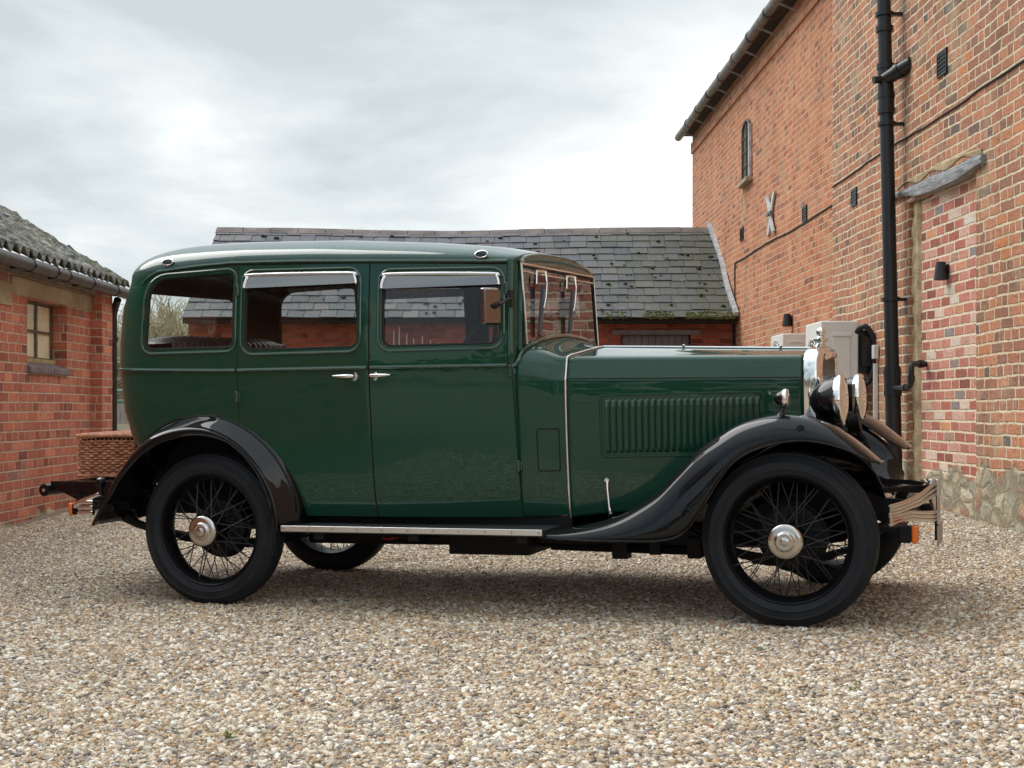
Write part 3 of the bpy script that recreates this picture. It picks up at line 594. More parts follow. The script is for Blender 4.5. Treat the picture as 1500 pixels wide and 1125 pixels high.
obj('boarded_door', O_(dd), GREYPAINT, ob, smooth=0, bevel=0.004)
obj('fascia_shadow_band', O_(bx(XL - 0.03, XR, ED + 0.10, 21.595, EZ - 0.07, EZ + 0.02)), principled('fascia_shadow', (0.02, 0.016, 0.014), 0.8), ob, smooth=0)  # near-black fascia box puts the eave's shadow band into its colour
def slate_build(t, p):
    a = t.n('ShaderNodeAttribute', attribute_name='rnd').outputs['Fac']
    c = t.n('ShaderNodeTexCoord').outputs['Object']
    col = t.ramp(a, [(0.0, (0.045, 0.048, 0.060)), (0.3, (0.072, 0.075, 0.092)), (0.6, (0.105, 0.103, 0.122)), (0.85, (0.070, 0.077, 0.080)), (1.0, (0.125, 0.112, 0.115))])
    sx = t.n('ShaderNodeSeparateXYZ', {0: c}).outputs[0]
    n = t.noise(c, 2.2, 6, 0.7).outputs[0]
    # algae and moss settle towards the warehouse end
    k = t.math('ADD', t.math('MULTIPLY', sx, 0.085), t.math('SUBTRACT', n, 0.48))
    col = t.mix(t.ramp(k, [(0.08, 0.0), (0.46, 0.75)]), col, (0.085, 0.095, 0.045))
    sp = t.noise(c, 5.5, 3, 0.55).outputs[0]
    col = t.mix(t.ramp(sp, [(0.66, 0.0), (0.71, 0.9)]), col, (0.07, 0.075, 0.02))
    lic = t.noise(c, 17, 4, 0.7).outputs[0]
    col = t.mix(t.ramp(lic, [(0.55, 0.0), (0.72, 0.5)]), col, (0.22, 0.22, 0.21))
    t.set(p.inputs['Base Color'], col)
    b = t.n('ShaderNodeBump', {'Strength': 0.5, 'Distance': 0.01, 'Height': t.noise(c, 25, 5, 0.7).outputs[0]}); t.set(p.inputs['Normal'], b.outputs[0])
SLATE = principled('roof_slates', (0.12, 0.12, 0.13), 0.62, build=slate_build, spec=0.4)
def slates():
    V, Fc, R = [], [], []
    L = math.hypot(RD - ED, RZ - EZ); nr = 13; up = Vector((0, RD - ED, RZ - EZ)) / L; nr_ = Vector((0, -(RZ - EZ), RD - ED)) / L
    for r in range(nr + 1):
        ex = (L / nr); s0 = r * ex - 0.02; s1 = min(L, s0 + ex * 1.7)
        wd = 0.25; x = XL - 0.02 - (wd / 2 if r % 2 else 0)
        while x < XR - 0.02:
            w = wd * random.uniform(0.85, 1.15); xa, xb = max(x + 0.004, XL - 0.02), min(x + w - 0.004, XR + 0.02)
            x += w
            if xb - xa < 0.03: continue
            sag = lambda X: -0.05 * math.exp(-((X + 1.2) / 1.9) ** 2) * 1.0
            jt = random.uniform(-0.012, 0.010) - (0.03 if random.random() < 0.02 else 0); lift = 0.020 + random.uniform(0, 0.010)
            base = len(V)
            for (X, s, hh) in ((xa, s0 + jt, lift), (xb, s0 + jt + random.uniform(-0.006, 0.006), lift), (xb, s1, 0.004), (xa, s1, 0.004)):
                q = Vector((X, ED, EZ)) + up * s + nr_ * hh; V.append((q.x, q.y, q.z + sag(X) * s / L))
            for k in range(4): q = Vector(V[base + k]) - nr_ * 0.010; V.append(tuple(q))
            Fc += [(base, base + 1, base + 2, base + 3), (base + 4, base + 5, base + 1, base), (base + 7, base + 4, base, base + 3), (base + 5, base + 6, base + 2, base + 1)]
            rr = random.random(); R += [rr] * 8
    base = len(V); V += [(XL, ED, EZ - 0.01), (XR, ED, EZ - 0.01), (XR, RD, RZ - 0.06), (XL, RD, RZ - 0.06), (XR, 26.5, EZ), (XL, 26.5, EZ)]; R += [0.0] * 6
    Fc += [(base, base + 1, base + 2, base + 3), (base + 3, base + 2, base + 4, base + 5)]
    o = obj('roof', O_((V, Fc)), SLATE, ob, smooth=0)
    at = o.data.attributes.new('rnd', 'FLOAT', 'POINT'); at.data.foreach_set('value', R)
slates()
rt = []
x = XL - 0.04
while x < XR - 0.15:
    xe = min(x + 0.44, XR); dz = random.uniform(-0.004, 0.004)
    rows = [[(X, RD + yy, RZ + zz_ + sagr(X) + dz) for yy, zz_ in ((-0.17, -0.075), (-0.10, -0.02), (-0.03, 0.025), (0.03, 0.025), (0.10, -0.02), (0.17, -0.075))] for X in (x + 0.005, (x + xe) / 2, xe - 0.005)]
    rt.append(grid(rows)); x = xe
obj('ridge_tiles', O_(J(*rt)), principled('ridge_stone', (0.22, 0.18, 0.16), 0.85, build=varied((0.075, 0.068, 0.065), (0.21, 0.17, 0.155), 3, 0.6)), ob, smooth=0, solid=0.03)
vp_ = [(XR + 0.0, ED - 0.02, EZ + 0.05), (XR - 0.02, ED + 0.8, EZ + 0.55), (XR - 0.0, ED + 1.6, EZ + 1.03), (XR - 0.04, RD, RZ + 0.08)]
obj('verge_flashing', O_(flatbar(CR(vp_, 5), 0.07, 0.06, up=(0, -0.5, 0.85))), principled('pale_lead', (0.45, 0.46, 0.47), 0.6, build=varied((0.26, 0.27, 0.28), (0.60, 0.60, 0.60), 12, 0.8)), ob)
# moss along the eave
def blobs(n, fn, s0, s1, sub=1):
    out = []
    for _ in range(n):
        bm = bmesh.new(); bmesh.ops.create_icosphere(bm, subdivisions=sub, radius=1); s = random.uniform(s0, s1); c = fn()
        out.append(([(c[0] + v.co.x * s * random.uniform(.8, 1.5), c[1] + v.co.y * s, c[2] + v.co.z * s * random.uniform(.4, .8)) for v in bm.verts], [tuple(v.index for v in f.verts) for f in bm.faces])); bm.free()
    return J(*out)
MOSS = principled('moss', (0.10, 0.13, 0.02), 0.95, build=varied((0.035, 0.042, 0.015), (0.14, 0.155, 0.03), 3, 0.6))
def mp():
    while True:
        X = 3.2 - abs(random.gauss(0, 1)) * 1.15
        if X > XL and noise.noise(Vector((X * 3.1, 1, 2))) > -0.42 + 0.17 * (3.2 - X): break
    s = random.random() ** 3 * 0.16; return (X, ED - 0.01 + s * 0.85, EZ + 0.015 + s * 0.52 + random.uniform(-0.03, 0.01))
m1 = blobs(900, mp, 0.010, 0.026)
def mp2():
    s = random.uniform(0.03, 0.93); X = random.uniform(-4, 3.1); return (X, ED + (RD - ED) * s - 0.02, EZ + (RZ - EZ) * s + 0.022 + sagr(X) * 0.9 * s)
m2 = blobs(110, mp2, 0.014, 0.040)
mo = obj('moss', O_(m1), MOSS, ob); mo['kind'] = 'stuff'
mo = obj('moss', O_(m2), principled('dark_moss', (0.05, 0.05, 0.02), 0.95), ob); mo['kind'] = 'stuff'
obj('waste_pipe', O_(tube([(-2.85, 21.55, 0.2), (-2.85, 21.55, 1.85)], 0.03, 8)), PIPE, ob)
# thin pale upright rods set before the outbuilding wall
rod0 = None
for k, (u, zt) in enumerate([(575, 2.10), (583, 2.16), (594, 2.06), (604, 1.98), (617, 2.02), (629, 1.96), (641, 1.92)]):
    X = (u - 750) / F * 21.4
    o = obj('pale_rod', tube([(0, -0.12, 0.35), (0.012, 0.06, zt)], 0.008, 6), principled('pale_rod_tone', (0.6, 0.55, 0.45), 0.7) if k == 0 else bpy.data.materials['pale_rod_tone'])
    o.location = (X, 21.45, 0); tag(o, 'thin pale upright rod before the outbuilding wall behind the car window', 'rod', 'pale rods before the outbuilding wall')

# ---------------------------------------------------------------- brick outhouse on the left
lh = thing('brick_outhouse', 'low red brick outhouse with mossy corrugated roof on the left', 'building', (-5.5, 9, 0))
def L_(g): return mv(g, (5.5, -9, 0))
LX = -3.93; LN, LF = 3.3, 14.15
wy0, wy1, wz0, wz1 = 12.0, 13.07, 1.35, 1.865
def xb(y0, y1, z0, z1, x0=LX - 0.3, x1=LX): return bx(x0, x1, y0, y1, z0, z1)
obj('wall', L_(J(xb(LN, wy0, -0.4, 2.12), xb(wy1, LF, -0.4, 2.12), xb(wy0, wy1, -0.4, wz0 - 0.10), xb(wy0, wy1, wz1, 2.12), bx(-8.0, LX - 0.301, LF - 0.3, LF, -0.4, 2.12), bx(-8.0, LX - 0.301, LN, LN + 0.3, -0.4, 2.12),
                 bx(LX + 0.0005, LX + 0.11, 13.80, LF, -0.4, 2.10))), BR_LEFT, lh, smooth=0, uv=True)
obj('gable', L_(J(([(-8.0, LN, 2.12), (LX, LN, 2.12), (-6.0, LN, 3.25), (-8.0, LN + .3, 2.12), (LX, LN + .3, 2.12), (-6.0, LN + .3, 3.25)], [(0, 1, 2), (3, 5, 4), (0, 2, 5, 3), (1, 4, 5, 2)]))), BR_LEFT, lh, smooth=0, uv=True)
obj('stone_band', L_(J(xb(11.6, 13.798, 1.868, 2.0, LX + 0.001, LX + 0.012), bx(LX + 0.001, LX + 0.012, 10.9, 11.6, 1.76, 1.93))), CONC, lh, smooth=0)
obj('wall_plate', L_(bx(LX + 0.001, LX + 0.06, LN, LF, 2.02, 2.10)), SOFFIT, lh, smooth=0)
w = part('window', lh)
obj('window_glass', L_(bx(LX - 0.128, LX - 0.124, wy0, wy1, wz0, wz1)), glass_mat('outhouse_glass', (0.97, 0.97, 0.95), 1.4, 0.02), w, smooth=0)
obj('blind', L_(bx(LX - 0.145, LX - 0.140, wy0, wy1, wz0, wz1)), CREAM, w, smooth=0)
fy = [wy0, (wy0 + wy1) / 2 + 0.02, wy1]
fr = J(*[bx(LX - 0.133, LX - 0.122, y - 0.022, y + 0.022, wz0 + 0.03, wz1) for y in (12.03, 12.62, 13.04)], *[bx(LX - 0.134, LX - 0.121, wy0, wy1, z, z + 0.022) for z in (wz0 + 0.02, 1.60, wz1 - 0.03)])
obj('window_frame', L_(fr), FRAMEW, w, smooth=0)
obj('window_sill', L_(J(bx(LX - 0.15, LX - 0.095, wy0 + 0.003, wy1 - 0.003, wz0 - 0.03, wz0 + 0.03))), SILLY, w, smooth=0)
sb = J(*[([(LX - 0.093, y, wz0 - 0.005), (LX + 0.03, y, wz0 - 0.05), (LX + 0.03, y, wz0 - 0.105), (LX - 0.093, y, wz0 - 0.098), (LX - 0.093, y + 0.072, wz0 - 0.005), (LX + 0.03, y + 0.072, wz0 - 0.05), (LX + 0.03, y + 0.072, wz0 - 0.105), (LX - 0.093, y + 0.072, wz0 - 0.098)],
            [(0, 1, 2, 3), (7, 6, 5, 4), (0, 4, 5, 1), (1, 5, 6, 2), (2, 6, 7, 3)]) for y in np.arange(wy0 + 0.004, wy1 - 0.07, 0.0765)])
obj('sill_bricks', L_(sb), principled('engineering_brick', (0.15, 0.12, 0.125), 0.7, build=varied((0.10, 0.085, 0.09), (0.24, 0.18, 0.18), 14, 0.4)), w, bevel=0.008)
obj('gutter', L_(J(tube([(-3.72, y, 2.065) for y in np.linspace(LN - 0.1, 14.3, 12)], 0.051, 14))), GUT, lh)
lgb = (lambda *a: None)
objs('gutter_bracket', [L_(g) for g in ([tube([(-3.72, y - 0.018, 2.065), (-3.72, y + 0.018, 2.065)], 0.058, 14) for y in (11.42, 12.02, 12.35, 13.05, 13.85)] + [bx(-3.92, -3.72, y - 0.012, y + 0.012, 2.035, 2.06) for y in (11.42, 12.35, 13.05, 13.85)])], PIPE, lh)
obj('downpipe', L_(J(tube([(-3.76, 14.12, 2.0), (-3.80, 14.18, 1.93), (-3.83, 14.22, 1.86), (-3.83, 14.22, 0.05)], 0.036, 14), tube([(-3.83, 14.22, 1.60), (-3.83, 14.22, 1.64)], 0.046, 12), tube([(-3.83, 14.22, 1.30), (-3.83, 14.22, 1.33)], 0.044, 12), bx(-3.90, -3.83, 14.10, 14.20, 1.45, 1.47))), PIPE, lh)
# corrugated roof sheets carrying lichen and moss
def lroof_build(t, p):
    c = t.n('ShaderNodeTexCoord').outputs['Object']
    n = t.noise(c, 11, 6, 0.72).outputs[0]; n2 = t.noise(c, 2.1, 4, 0.6).outputs[0]
    base = t.ramp(n, [(0.30, (0.03, 0.03, 0.03)), (0.44, (0.085, 0.085, 0.08)), (0.55, (0.24, 0.24, 0.225)), (0.66, (0.55, 0.53, 0.48))])
    base = t.mix(t.ramp(n2, [(0.45, 0.0), (0.65, 0.55)]), base, t.ramp(t.noise(c, 22, 3).outputs[0], [(0.3, (0.08, 0.09, 0.04)), (0.7, (0.20, 0.19, 0.10))]))
    t.set(p.inputs['Base Color'], base)
    b = t.n('ShaderNodeBump', {'Strength': 1.0, 'Distance': 0.03, 'Height': t.noise(c, 18, 6, 0.75).outputs[0]}); t.set(p.inputs['Normal'], b.outputs[0])
LROOF = principled('lichened_sheet_roof', (0.2, 0.2, 0.2), 0.95, build=lroof_build)
rows = []
ystep = 0.018; NY = int((14.38 - (LN - 0.15)) / ystep)
for s in np.linspace(0, 1, 46):
    row = []
    X0, Z0 = -3.715 - 2.3 * s, 2.15 + 1.39 * s
    lap = 0.02 * ((s * 7.0) % 1.0 < 0.5) 
    for j in range(NY + 1):
        y = LN - 0.15 + j * ystep
        wv = 0.034 * math.sin(2 * math.pi * y / 0.19)
        if s > 0.03: wv = wv * 0.8 + 0.018 * noise.noise(Vector((X0 * 9, y * 9, 1))) + 0.034 * noise.noise(Vector((X0 * 17, y * 17, 5))) + 0.03 * noise.noise(Vector((X0 * 33, y * 33, 5)))
        row.append((X0 + (0.02 * noise.noise(Vector((y * 5, 0, 0))) if s == 0 else 0), y, Z0 + wv - 0.02 * ((s * 6.5) % 1.0)))
    rows.append(row)
obj('roof', L_(grid(rows)), LROOF, lh, smooth=50, solid=0.012)
obj('rear_roof', L_(([(-6.0, LN - .15, 3.53), (-6.0, 14.38, 3.53), (-8.3, 14.38, 2.15), (-8.3, LN - .15, 2.15)], [(0, 1, 2, 3)])), LROOF, lh, smooth=0, solid=0.03)

# ---------------------------------------------------------------- beyond: fence, rail, trees
FENCE = principled('grey_fence_board', (0.30, 0.28, 0.24), 0.85, build=varied((0.20, 0.185, 0.16), (0.40, 0.375, 0.33), 4, 0.5))
fn_ = thing('board_fence', 'pale grey board fence glimpsed between the outhouse and the car', 'fence', (-7, 24, 0))
obj('fence_board', mv(J(*[bx(x, x + 0.145, 24.0, 24.025, 0.3, 1.05) for x in np.arange(-9.5, -4.9, 0.15)]), (7, -24, 0)), FENCE, fn_, smooth=0)
obj('rail', mv(J(bx(-9.5, -4.9, 23.93, 23.995, 0.62, 0.72), bx(-9.5, -4.9, 23.93, 23.995, 0.35, 0.42)), (7, -24, 0)), principled('pale_rail', (0.5, 0.46, 0.36), 0.8), fn_, smooth=0)
gt = thing('metal_gate', 'green tubular metal gate glimpsed behind the grey fence', 'gate', (-7, 26, 0.0))
obj('gate_frame', mv(J(tube([(-9.5, 26, 1.10), (-6.0, 26, 1.10)], 0.03, 8), tube([(-9.5, 26, 1.28), (-6.0, 26, 1.28)], 0.035, 8), tube([(-9.5, 26, 0.3), (-9.5, 26, 1.28)], 0.04, 8), tube([(-6.0, 26, 0.3), (-6.0, 26, 1.28)], 0.04, 8)), (7, -26, 0)), principled('gate_green', (0.10, 0.22, 0.16), 0.5), gt)
BARK = principled('pale_bark', (0.24, 0.21, 0.16), 0.9, build=varied((0.16, 0.14, 0.10), (0.32, 0.28, 0.21), 3, 0.5))
TWIG = principled('yellow_twig', (0.34, 0.30, 0.19), 0.8, build=varied((0.26, 0.23, 0.15), (0.45, 0.40, 0.26), 2))
TWIGD = principled('dark_twig', (0.12, 0.11, 0.08), 0.85, build=varied((0.08, 0.075, 0.055), (0.18, 0.16, 0.11), 2))
def tree(name, lab, loc, H, spread, nl, mt, seed, group, stems=6):
    rnd = random.Random(seed); t = thing(name, lab, 'tree', loc, group)
    limbs, twigs = [], []
    def V3(a): return Vector(a)
    def grow(p, d, L, r, depth):
        pts = [p]; q = p.copy(); dd = d.copy(); n = 5
        for i in range(n):
            dd = (dd + Vector((rnd.uniform(-1, 1), rnd.uniform(-1, 1), rnd.uniform(-0.4, 0.7))) * 0.16).normalized(); q = q + dd * L / n; pts.append(q.copy())
        rr = [r * (1 - 0.6 * i / n) for i in range(n + 1)]
        (limbs if depth < 2 else twigs).append(tube(pts, [max(q_, 0.011) for q_ in rr], 6 if depth < 2 else 3, cap=False))
        if depth < nl:
            for k in range(rnd.randint(6, 8) if depth < 2 else rnd.randint(8, 12)):
                i = rnd.randint(1, n); a = rnd.uniform(0, 6.28)
                side = dd.orthogonal().normalized(); side.rotate(Matrix.Rotation(a, 3, dd).to_quaternion())
                nd = (dd * rnd.uniform(0.5, 0.9) + side * rnd.uniform(0.5, 0.9) * spread).normalized()
                grow(pts[i], nd, L * rnd.uniform(0.5, 0.72), rr[i] * 0.55, depth + 1)
    for k in range(stems):
        a = 6.28 * k / stems; grow(Vector((0, 0, 0)), Vector((0.42 * math.cos(a), 0.42 * math.sin(a), 1)).normalized(), H * 0.42, H * 0.018, 0)
    obj('trunk', J(*limbs), BARK, t, smooth=60); obj('crown', J(*twigs), mt, t, smooth=0)
    return t
tree('bare_willow', 'pale bare willow beyond the yard seen through the rear side window', (-8.7, 38, 0.0), 4.9, 1.0, 3, TWIG, 3, None)
tree('bare_willow', 'leafless yellowish willow behind the downpipe of the left outhouse', (-10.4, 39, 0.0), 4.9, 1.0, 3, TWIG, 8, None)
tree('bare_willow', 'dense pale willow further back, between the two nearer willows', (-10.2, 46, 0.0), 5.6, 1.0, 3, TWIG, 21, None)
# foliage rows added round the yard as a dark horizon in reflections
def added_hedge(name, lab, x0, y0, x1, y1, h, seed):
    rnd = random.Random(seed); out = []
    L = math.hypot(x1 - x0, y1 - y0)
    for _ in range(int(L * 60)):
        k = rnd.random(); s = rnd.uniform(0.12, 0.30); z = h * (0.55 + 0.45 * noise.noise(Vector((k * L * 0.25, seed, 0)))) * rnd.random() ** 0.6 + 0.1
        c = Vector((x0 + (x1 - x0) * k + rnd.gauss(0, .5), y0 + (y1 - y0) * k + rnd.gauss(0, .5), z)); a = Vector((rnd.gauss(0, 1), rnd.gauss(0, 1), rnd.gauss(0, 1))).normalized(); b = a.orthogonal().normalized()
        out.append(([c - a * s - b * s * .6, c + a * s - b * s * .6, c + a * s + b * s * .6, c - a * s + b * s * .6], [(0, 1, 2, 3)]))
    o = obj(name, J(*out), HEDGE, smooth=0); tag(o, lab, 'added_hedge'); return o
HEDGE = principled('hedge_leaf', (0.05, 0.065, 0.025), 0.9, build=varied((0.035, 0.045, 0.02), (0.09, 0.10, 0.04), 1.5))
added_hedge('added_hedge', 'dark foliage row added out of view behind the camera for reflections', -28, -16, 22, -20, 4.2, 2)
added_hedge('added_hedge', 'dark foliage row added out of view beyond the left outhouse for reflections', -26, -14, -24, 40, 3.6, 5)
added_hedge('added_hedge', 'low brown foliage row added beyond the willows for a dark horizon', -26, 52, 30, 56, 3.0, 6)
# weeds in the gravel
def weed(x, y, s, lab, n):
    t = thing('weed', lab, 'weed', (x, y, gz(x, y) + 0.006), 'small weeds in the gravel'); out = []
    for k in range(n):
        a = random.uniform(0, 6.28); r = random.uniform(0.2, 1) * s; h = random.uniform(0.25, 0.9) * s; w = 0.10 * s
        c, d = math.cos(a), math.sin(a); out.append(([(0, 0, 0), (c * r * .5 - d * w, d * r * .5 + c * w, h * .8), (c * r, d * r, h), (c * r * .5 + d * w, d * r * .5 - c * w, h * .8)], [(0, 1, 2, 3)]))
    obj('leaf', J(*out), principled('weed_leaf', (0.10, 0.20, 0.03), 0.6) if 'weed_leaf' not in bpy.data.materials else bpy.data.materials['weed_leaf'], t, smooth=0)
weed(-0.845, 4.42, 0.035, 'small green weed growing in the gravel at the lower left', 16)
weed(0.95, 5.65, 0.025, 'tiny green weed in the gravel in front of the front wheel', 8)
weed(1.12, 4.9, 0.022, 'tiny yellow green weed in the gravel at the lower right', 7)
# ================================================================ the car (x forward, y to its left, z up from the ground under the rear axle)
WB, TR = 2.794, 1.266; HT = TR / 2; WR = 0.37
yaw, pit, rol = -0.3532, 0.0124, 0.0278
def rotm(a, ax): return Matrix.Rotation(a, 3, ax)
Mc = rotm(yaw, 'Z') @ rotm(-pit, 'Y') @ rotm(rol, 'X')
carloc = Vector((-1.4498, 7.2127, -0.572 + CAMZ)) + Mc @ Vector((0, HT, -WR)) - Vector((0, 0, 0.005))
car = thing('vintage_car', 'dark green vintage saloon car with black mudguards and wire wheels parked on gravel', 'car', carloc)
car.rotation_euler = Mc.to_euler()
bpy.context.view_layer.update()

# ---- body shell -------------------------------------------------
WID = 0.065
def bw(z): return WID + I(z, [0.40, 0.44, 0.52, 0.62, 0.80, 1.00, 1.14, 1.30, 1.45, 1.60, 1.70], [0.548, 0.568, 0.593, 0.608, 0.622, 0.632, 0.634, 0.628, 0.616, 0.598, 0.586])
def DW(x): return I(x, [-0.6, -0.2, 0.3, 0.85, 1.2, 1.54, 1.6], [0.045, 0.060, 0.065, 0.062, 0.045, 0.012, 0.006])
def mx_(x, z=1.14): return x + DW(x) * I(x, [-0.4, 0.14, 0.85, 1.55], [0.70, 0.60, 0.50, 0.37])
def mp_(x, z): return (mx_(x), z - (z - 1.14) * 0.2 * DW(x))
def bxr(z): return I(z, [0.40, 0.60, 0.74, 0.82, 0.95, 1.17, 1.30, 1.46, 1.60, 1.68], [-0.318, -0.413, -0.483, -0.533, -0.570, -0.590, -0.586, -0.571, -0.528, -0.478])
def zg(x): return I(x, [-0.65, -0.45, -0.28, -0.05, 0.15, 0.5, 0.85, 1.2, 1.56], [1.570, 1.605, 1.634, 1.651, 1.658, 1.650, 1.635, 1.621, 1.606])
def smooth_f(fn, lo, hi):
    return fn
def halfw(x, z): return bw(z) - WID + DW(x) - 0.022 * max(0.0, (x - 0.85) / 0.72) ** 1.6
FX = 1.575                                            # plane of the screen opening
def perim(z):
    """half outline (near side, y<0) from the screen edge round to the middle of the back"""
    pts = []
    w1 = halfw(1.54, z); cr = 0.035; tn = min(1, max(0, (z - 1.10) / 0.04))
    pts.append((FX, -(w1 - 0.055 * tn)))
    for i_, a in enumerate(np.linspace(0, math.pi / 2, 6)):
        xa = (FX - cr + cr * math.cos(a)) * tn + (1 - tn) * (FX - 0.009 * (i_ + 1)); pts.append((xa, -((w1 - cr + cr * math.sin(a)) * tn + (1 - tn) * halfw(xa, z))))
    xr = bxr(z); rc = 0.24
    for x in np.linspace(1.50, xr + rc, 44)[0:]: pts.append((x, -halfw(x, z)))
    w = halfw(xr + rc, z)
    for a in np.linspace(0, math.pi / 2, 15)[1:]:
        ca, sa = math.cos(a), math.sin(a); k = 2 / 2.15
        pts.append((xr + rc - rc * sa ** k, -(w - rc) - rc * ca ** k))
    for k in np.linspace(0, 1, 8)[1:]: pts.append((xr - 0.018 * math.sin(k * math.pi / 2), -(w - rc) * (1 - k)))
    return pts
nominal = perim(1.5)
K = len(nominal)
ZR = 34
rows = []
for k in range(K):
    col = []; xg = nominal[k][0]; g_ = zg(xg)
    for i in range(ZR + 1):
        z = 0.44 + (g_ - 0.44) * i / ZR
        p = perim(z)[k]; col.append((p[0], p[1], z))
    # roof
    px_, py_ = col[-1][0], col[-1][1]
    sx_ = max(px_, -0.10) if py_ < -0.02 or True else px_
    H = I(xg, [-0.65, -0.3, 0.1, 0.6, 1.1, 1.4, FX], [0.185, 0.16, 0.135, 0.125, 0.108, 0.082, 0.056])
    for t in 1 - np.cos(np.linspace(0, math.pi / 2, 15)[1:]):
        t = float(t); n = 2.25
        zz_ = g_ + H * (1 - (1 - t) ** n) ** (1 / n)
        if xg < -0.1: zz_ = min(zz_, 9)
        col.append((px_ * (1 - t) + sx_ * t, py_ * (1 - t), zz_))
    rows.append(col)
# level the crown (all spine points share a smooth height)
for k in range(K):
    xg = nominal[k][0]; zc = I(max(rows[k][-1][0], -0.10), [-0.10, 0.1, 0.6, 1.1, 1.4, FX], [1.800, 1.797, 1.778, 1.738, 1.702, 1.664])
    base, top = rows[k][ZR][2], rows[k][-1][2]; s = (zc - base) / (top - base)
    for i in range(ZR + 1, len(rows[k])): q = rows[k][i]; rows[k][i] = (q[0], q[1], base + (q[2] - base) * s)
near = rows; far = [[(p[0], -p[1], p[2]) for p in col] for col in reversed(rows)]
full = near + far[1:]
shell_g = grid(full)
def surf(x, z, off=0.0):
    """near side skin point"""
    return (x, -(halfw(x, z) + off), z)

def temp(g, mats=None, solid=0):
    o = obj('tmp', g, None, mats=mats or [GREEN, TRIM], smooth=0)
    bmm = bmesh.new(); bmm.from_mesh(o.data); bmesh.ops.remove_doubles(bmm, verts=bmm.verts, dist=1e-5); bmesh.ops.recalc_face_normals(bmm, faces=bmm.faces); bmm.to_mesh(o.data); bmm.free()
    return o
def bake(o):
    dg = bpy.context.evaluated_depsgraph_get(); dg.update()
    me = bpy.data.meshes.new_from_object(o.evaluated_get(dg)); return me
def drop(o): bpy.data.objects.remove(o)
sh = temp(shell_g)
# orient outwards
bm = bmesh.new(); bm.from_mesh(sh.data); bm.faces.ensure_lookup_table()
f0 = min(bm.faces, key=lambda f: f.calc_center_median().y)
if f0.normal.y > 0: bmesh.ops.reverse_faces(bm, faces=bm.faces)
bm.to_mesh(sh.data); bm.free()
so = sh.modifiers.new('s', 'SOLIDIFY'); so.thickness = 0.026; so.offset = -1; so.material_offset = 1; so.use_rim = True
me = bake(sh); sh.modifiers.clear(); sh.data = me
def rrect(x0, x1, z0, z1, r, n=6):
    R = r if hasattr(r, '__len__') else [r] * 4
    out = []
    for (cx, cz, a0, rr) in ((x1 - R[0], z0 + R[0], -90, R[0]), (x1 - R[1], z1 - R[1], 0, R[1]), (x0 + R[2], z1 - R[2], 90, R[2]), (x0 + R[3], z0 + R[3], 180, R[3])):
        for k in range(n + 1):
            a = math.radians(a0 + 90 * k / n); out.append((cx + rr * math.cos(a), cz + rr * math.sin(a)))
    return out
def skew(poly, x0, x1, dz_left, dz_right, zmid):
    """raise the top edge linearly"""
    return [(x, z + (dz_left + (dz_right - dz_left) * (x - x0) / (x1 - x0)) * (1 if z > zmid else 0)) for x, z in poly]
WIN1 = rrect(-0.372, 0.125, 1.247, 1.603, [0.035, 0.035, 0.105, 0.04])
WIN1 = [(x + 0.05 * max(0, (z - 1.30)) * (1 if x < -0.2 else 0), z - 0.0 + (0.010 if z > 1.5 and x > -0.1 else 0)) for x, z in WIN1]
WIN1 = [mp_(*p) for p in WIN1]
WIN2 = skew(rrect(0.188, 0.790, 1.230, 1.594, 0.046), 0.188, 0.79, 0.008, -0.006, 1.4)
WIN3 = skew(rrect(0.915, 1.500, 1.228, 1.566, 0.046), 0.915, 1.50, 0.008, -0.008, 1.4)
WIN2 = [mp_(*p) for p in WIN2]; WIN3 = [mp_(*p) for p in WIN3]
def boolop(o, cg, op):
    c = temp(cg, [GREEN, TRIM]); 
    for p in c.data.polygons: p.material_index = 1
    m = o.modifiers.new('b', 'BOOLEAN'); m.operation = op; m.object = c; m.solver = 'EXACT'
    me = bake(o); o.modifiers.clear(); old = o.data; o.data = me; drop(c)
    return o
for wpoly in (WIN1, WIN2, WIN3): boolop(sh, prism(wpoly, -0.9, 0.9), 'DIFFERENCE')
RW = rrect(-0.53, 0.53, 1.292, 1.548, 0.085)
def xprism(poly, xa, xb):
    n = len(poly); return [(xa, y, z) for y, z in poly] + [(xb, y, z) for y, z in poly], [tuple(range(n)), tuple(reversed(range(n, 2 * n)))] + [(i, (i + 1) % n, (i + 1) % n + n, i + n) for i in range(n)]
boolop(sh, xprism(RW, -0.9, -0.33), 'DIFFERENCE')
# wheel arches
for s_ in (-1, 1):
    boolop(sh, prism([(0.515 * math.cos(a), WR + 0.515 * math.sin(a)) for a in np.linspace(0, 2 * math.pi, 49)[:-1]], min(s_ * 0.9, s_ * 0.40), max(s_ * 0.9, s_ * 0.40)), 'DIFFERENCE')
def dclone(o):
    c = o.copy(); c.data = o.data.copy(); COL.objects.link(c); return c
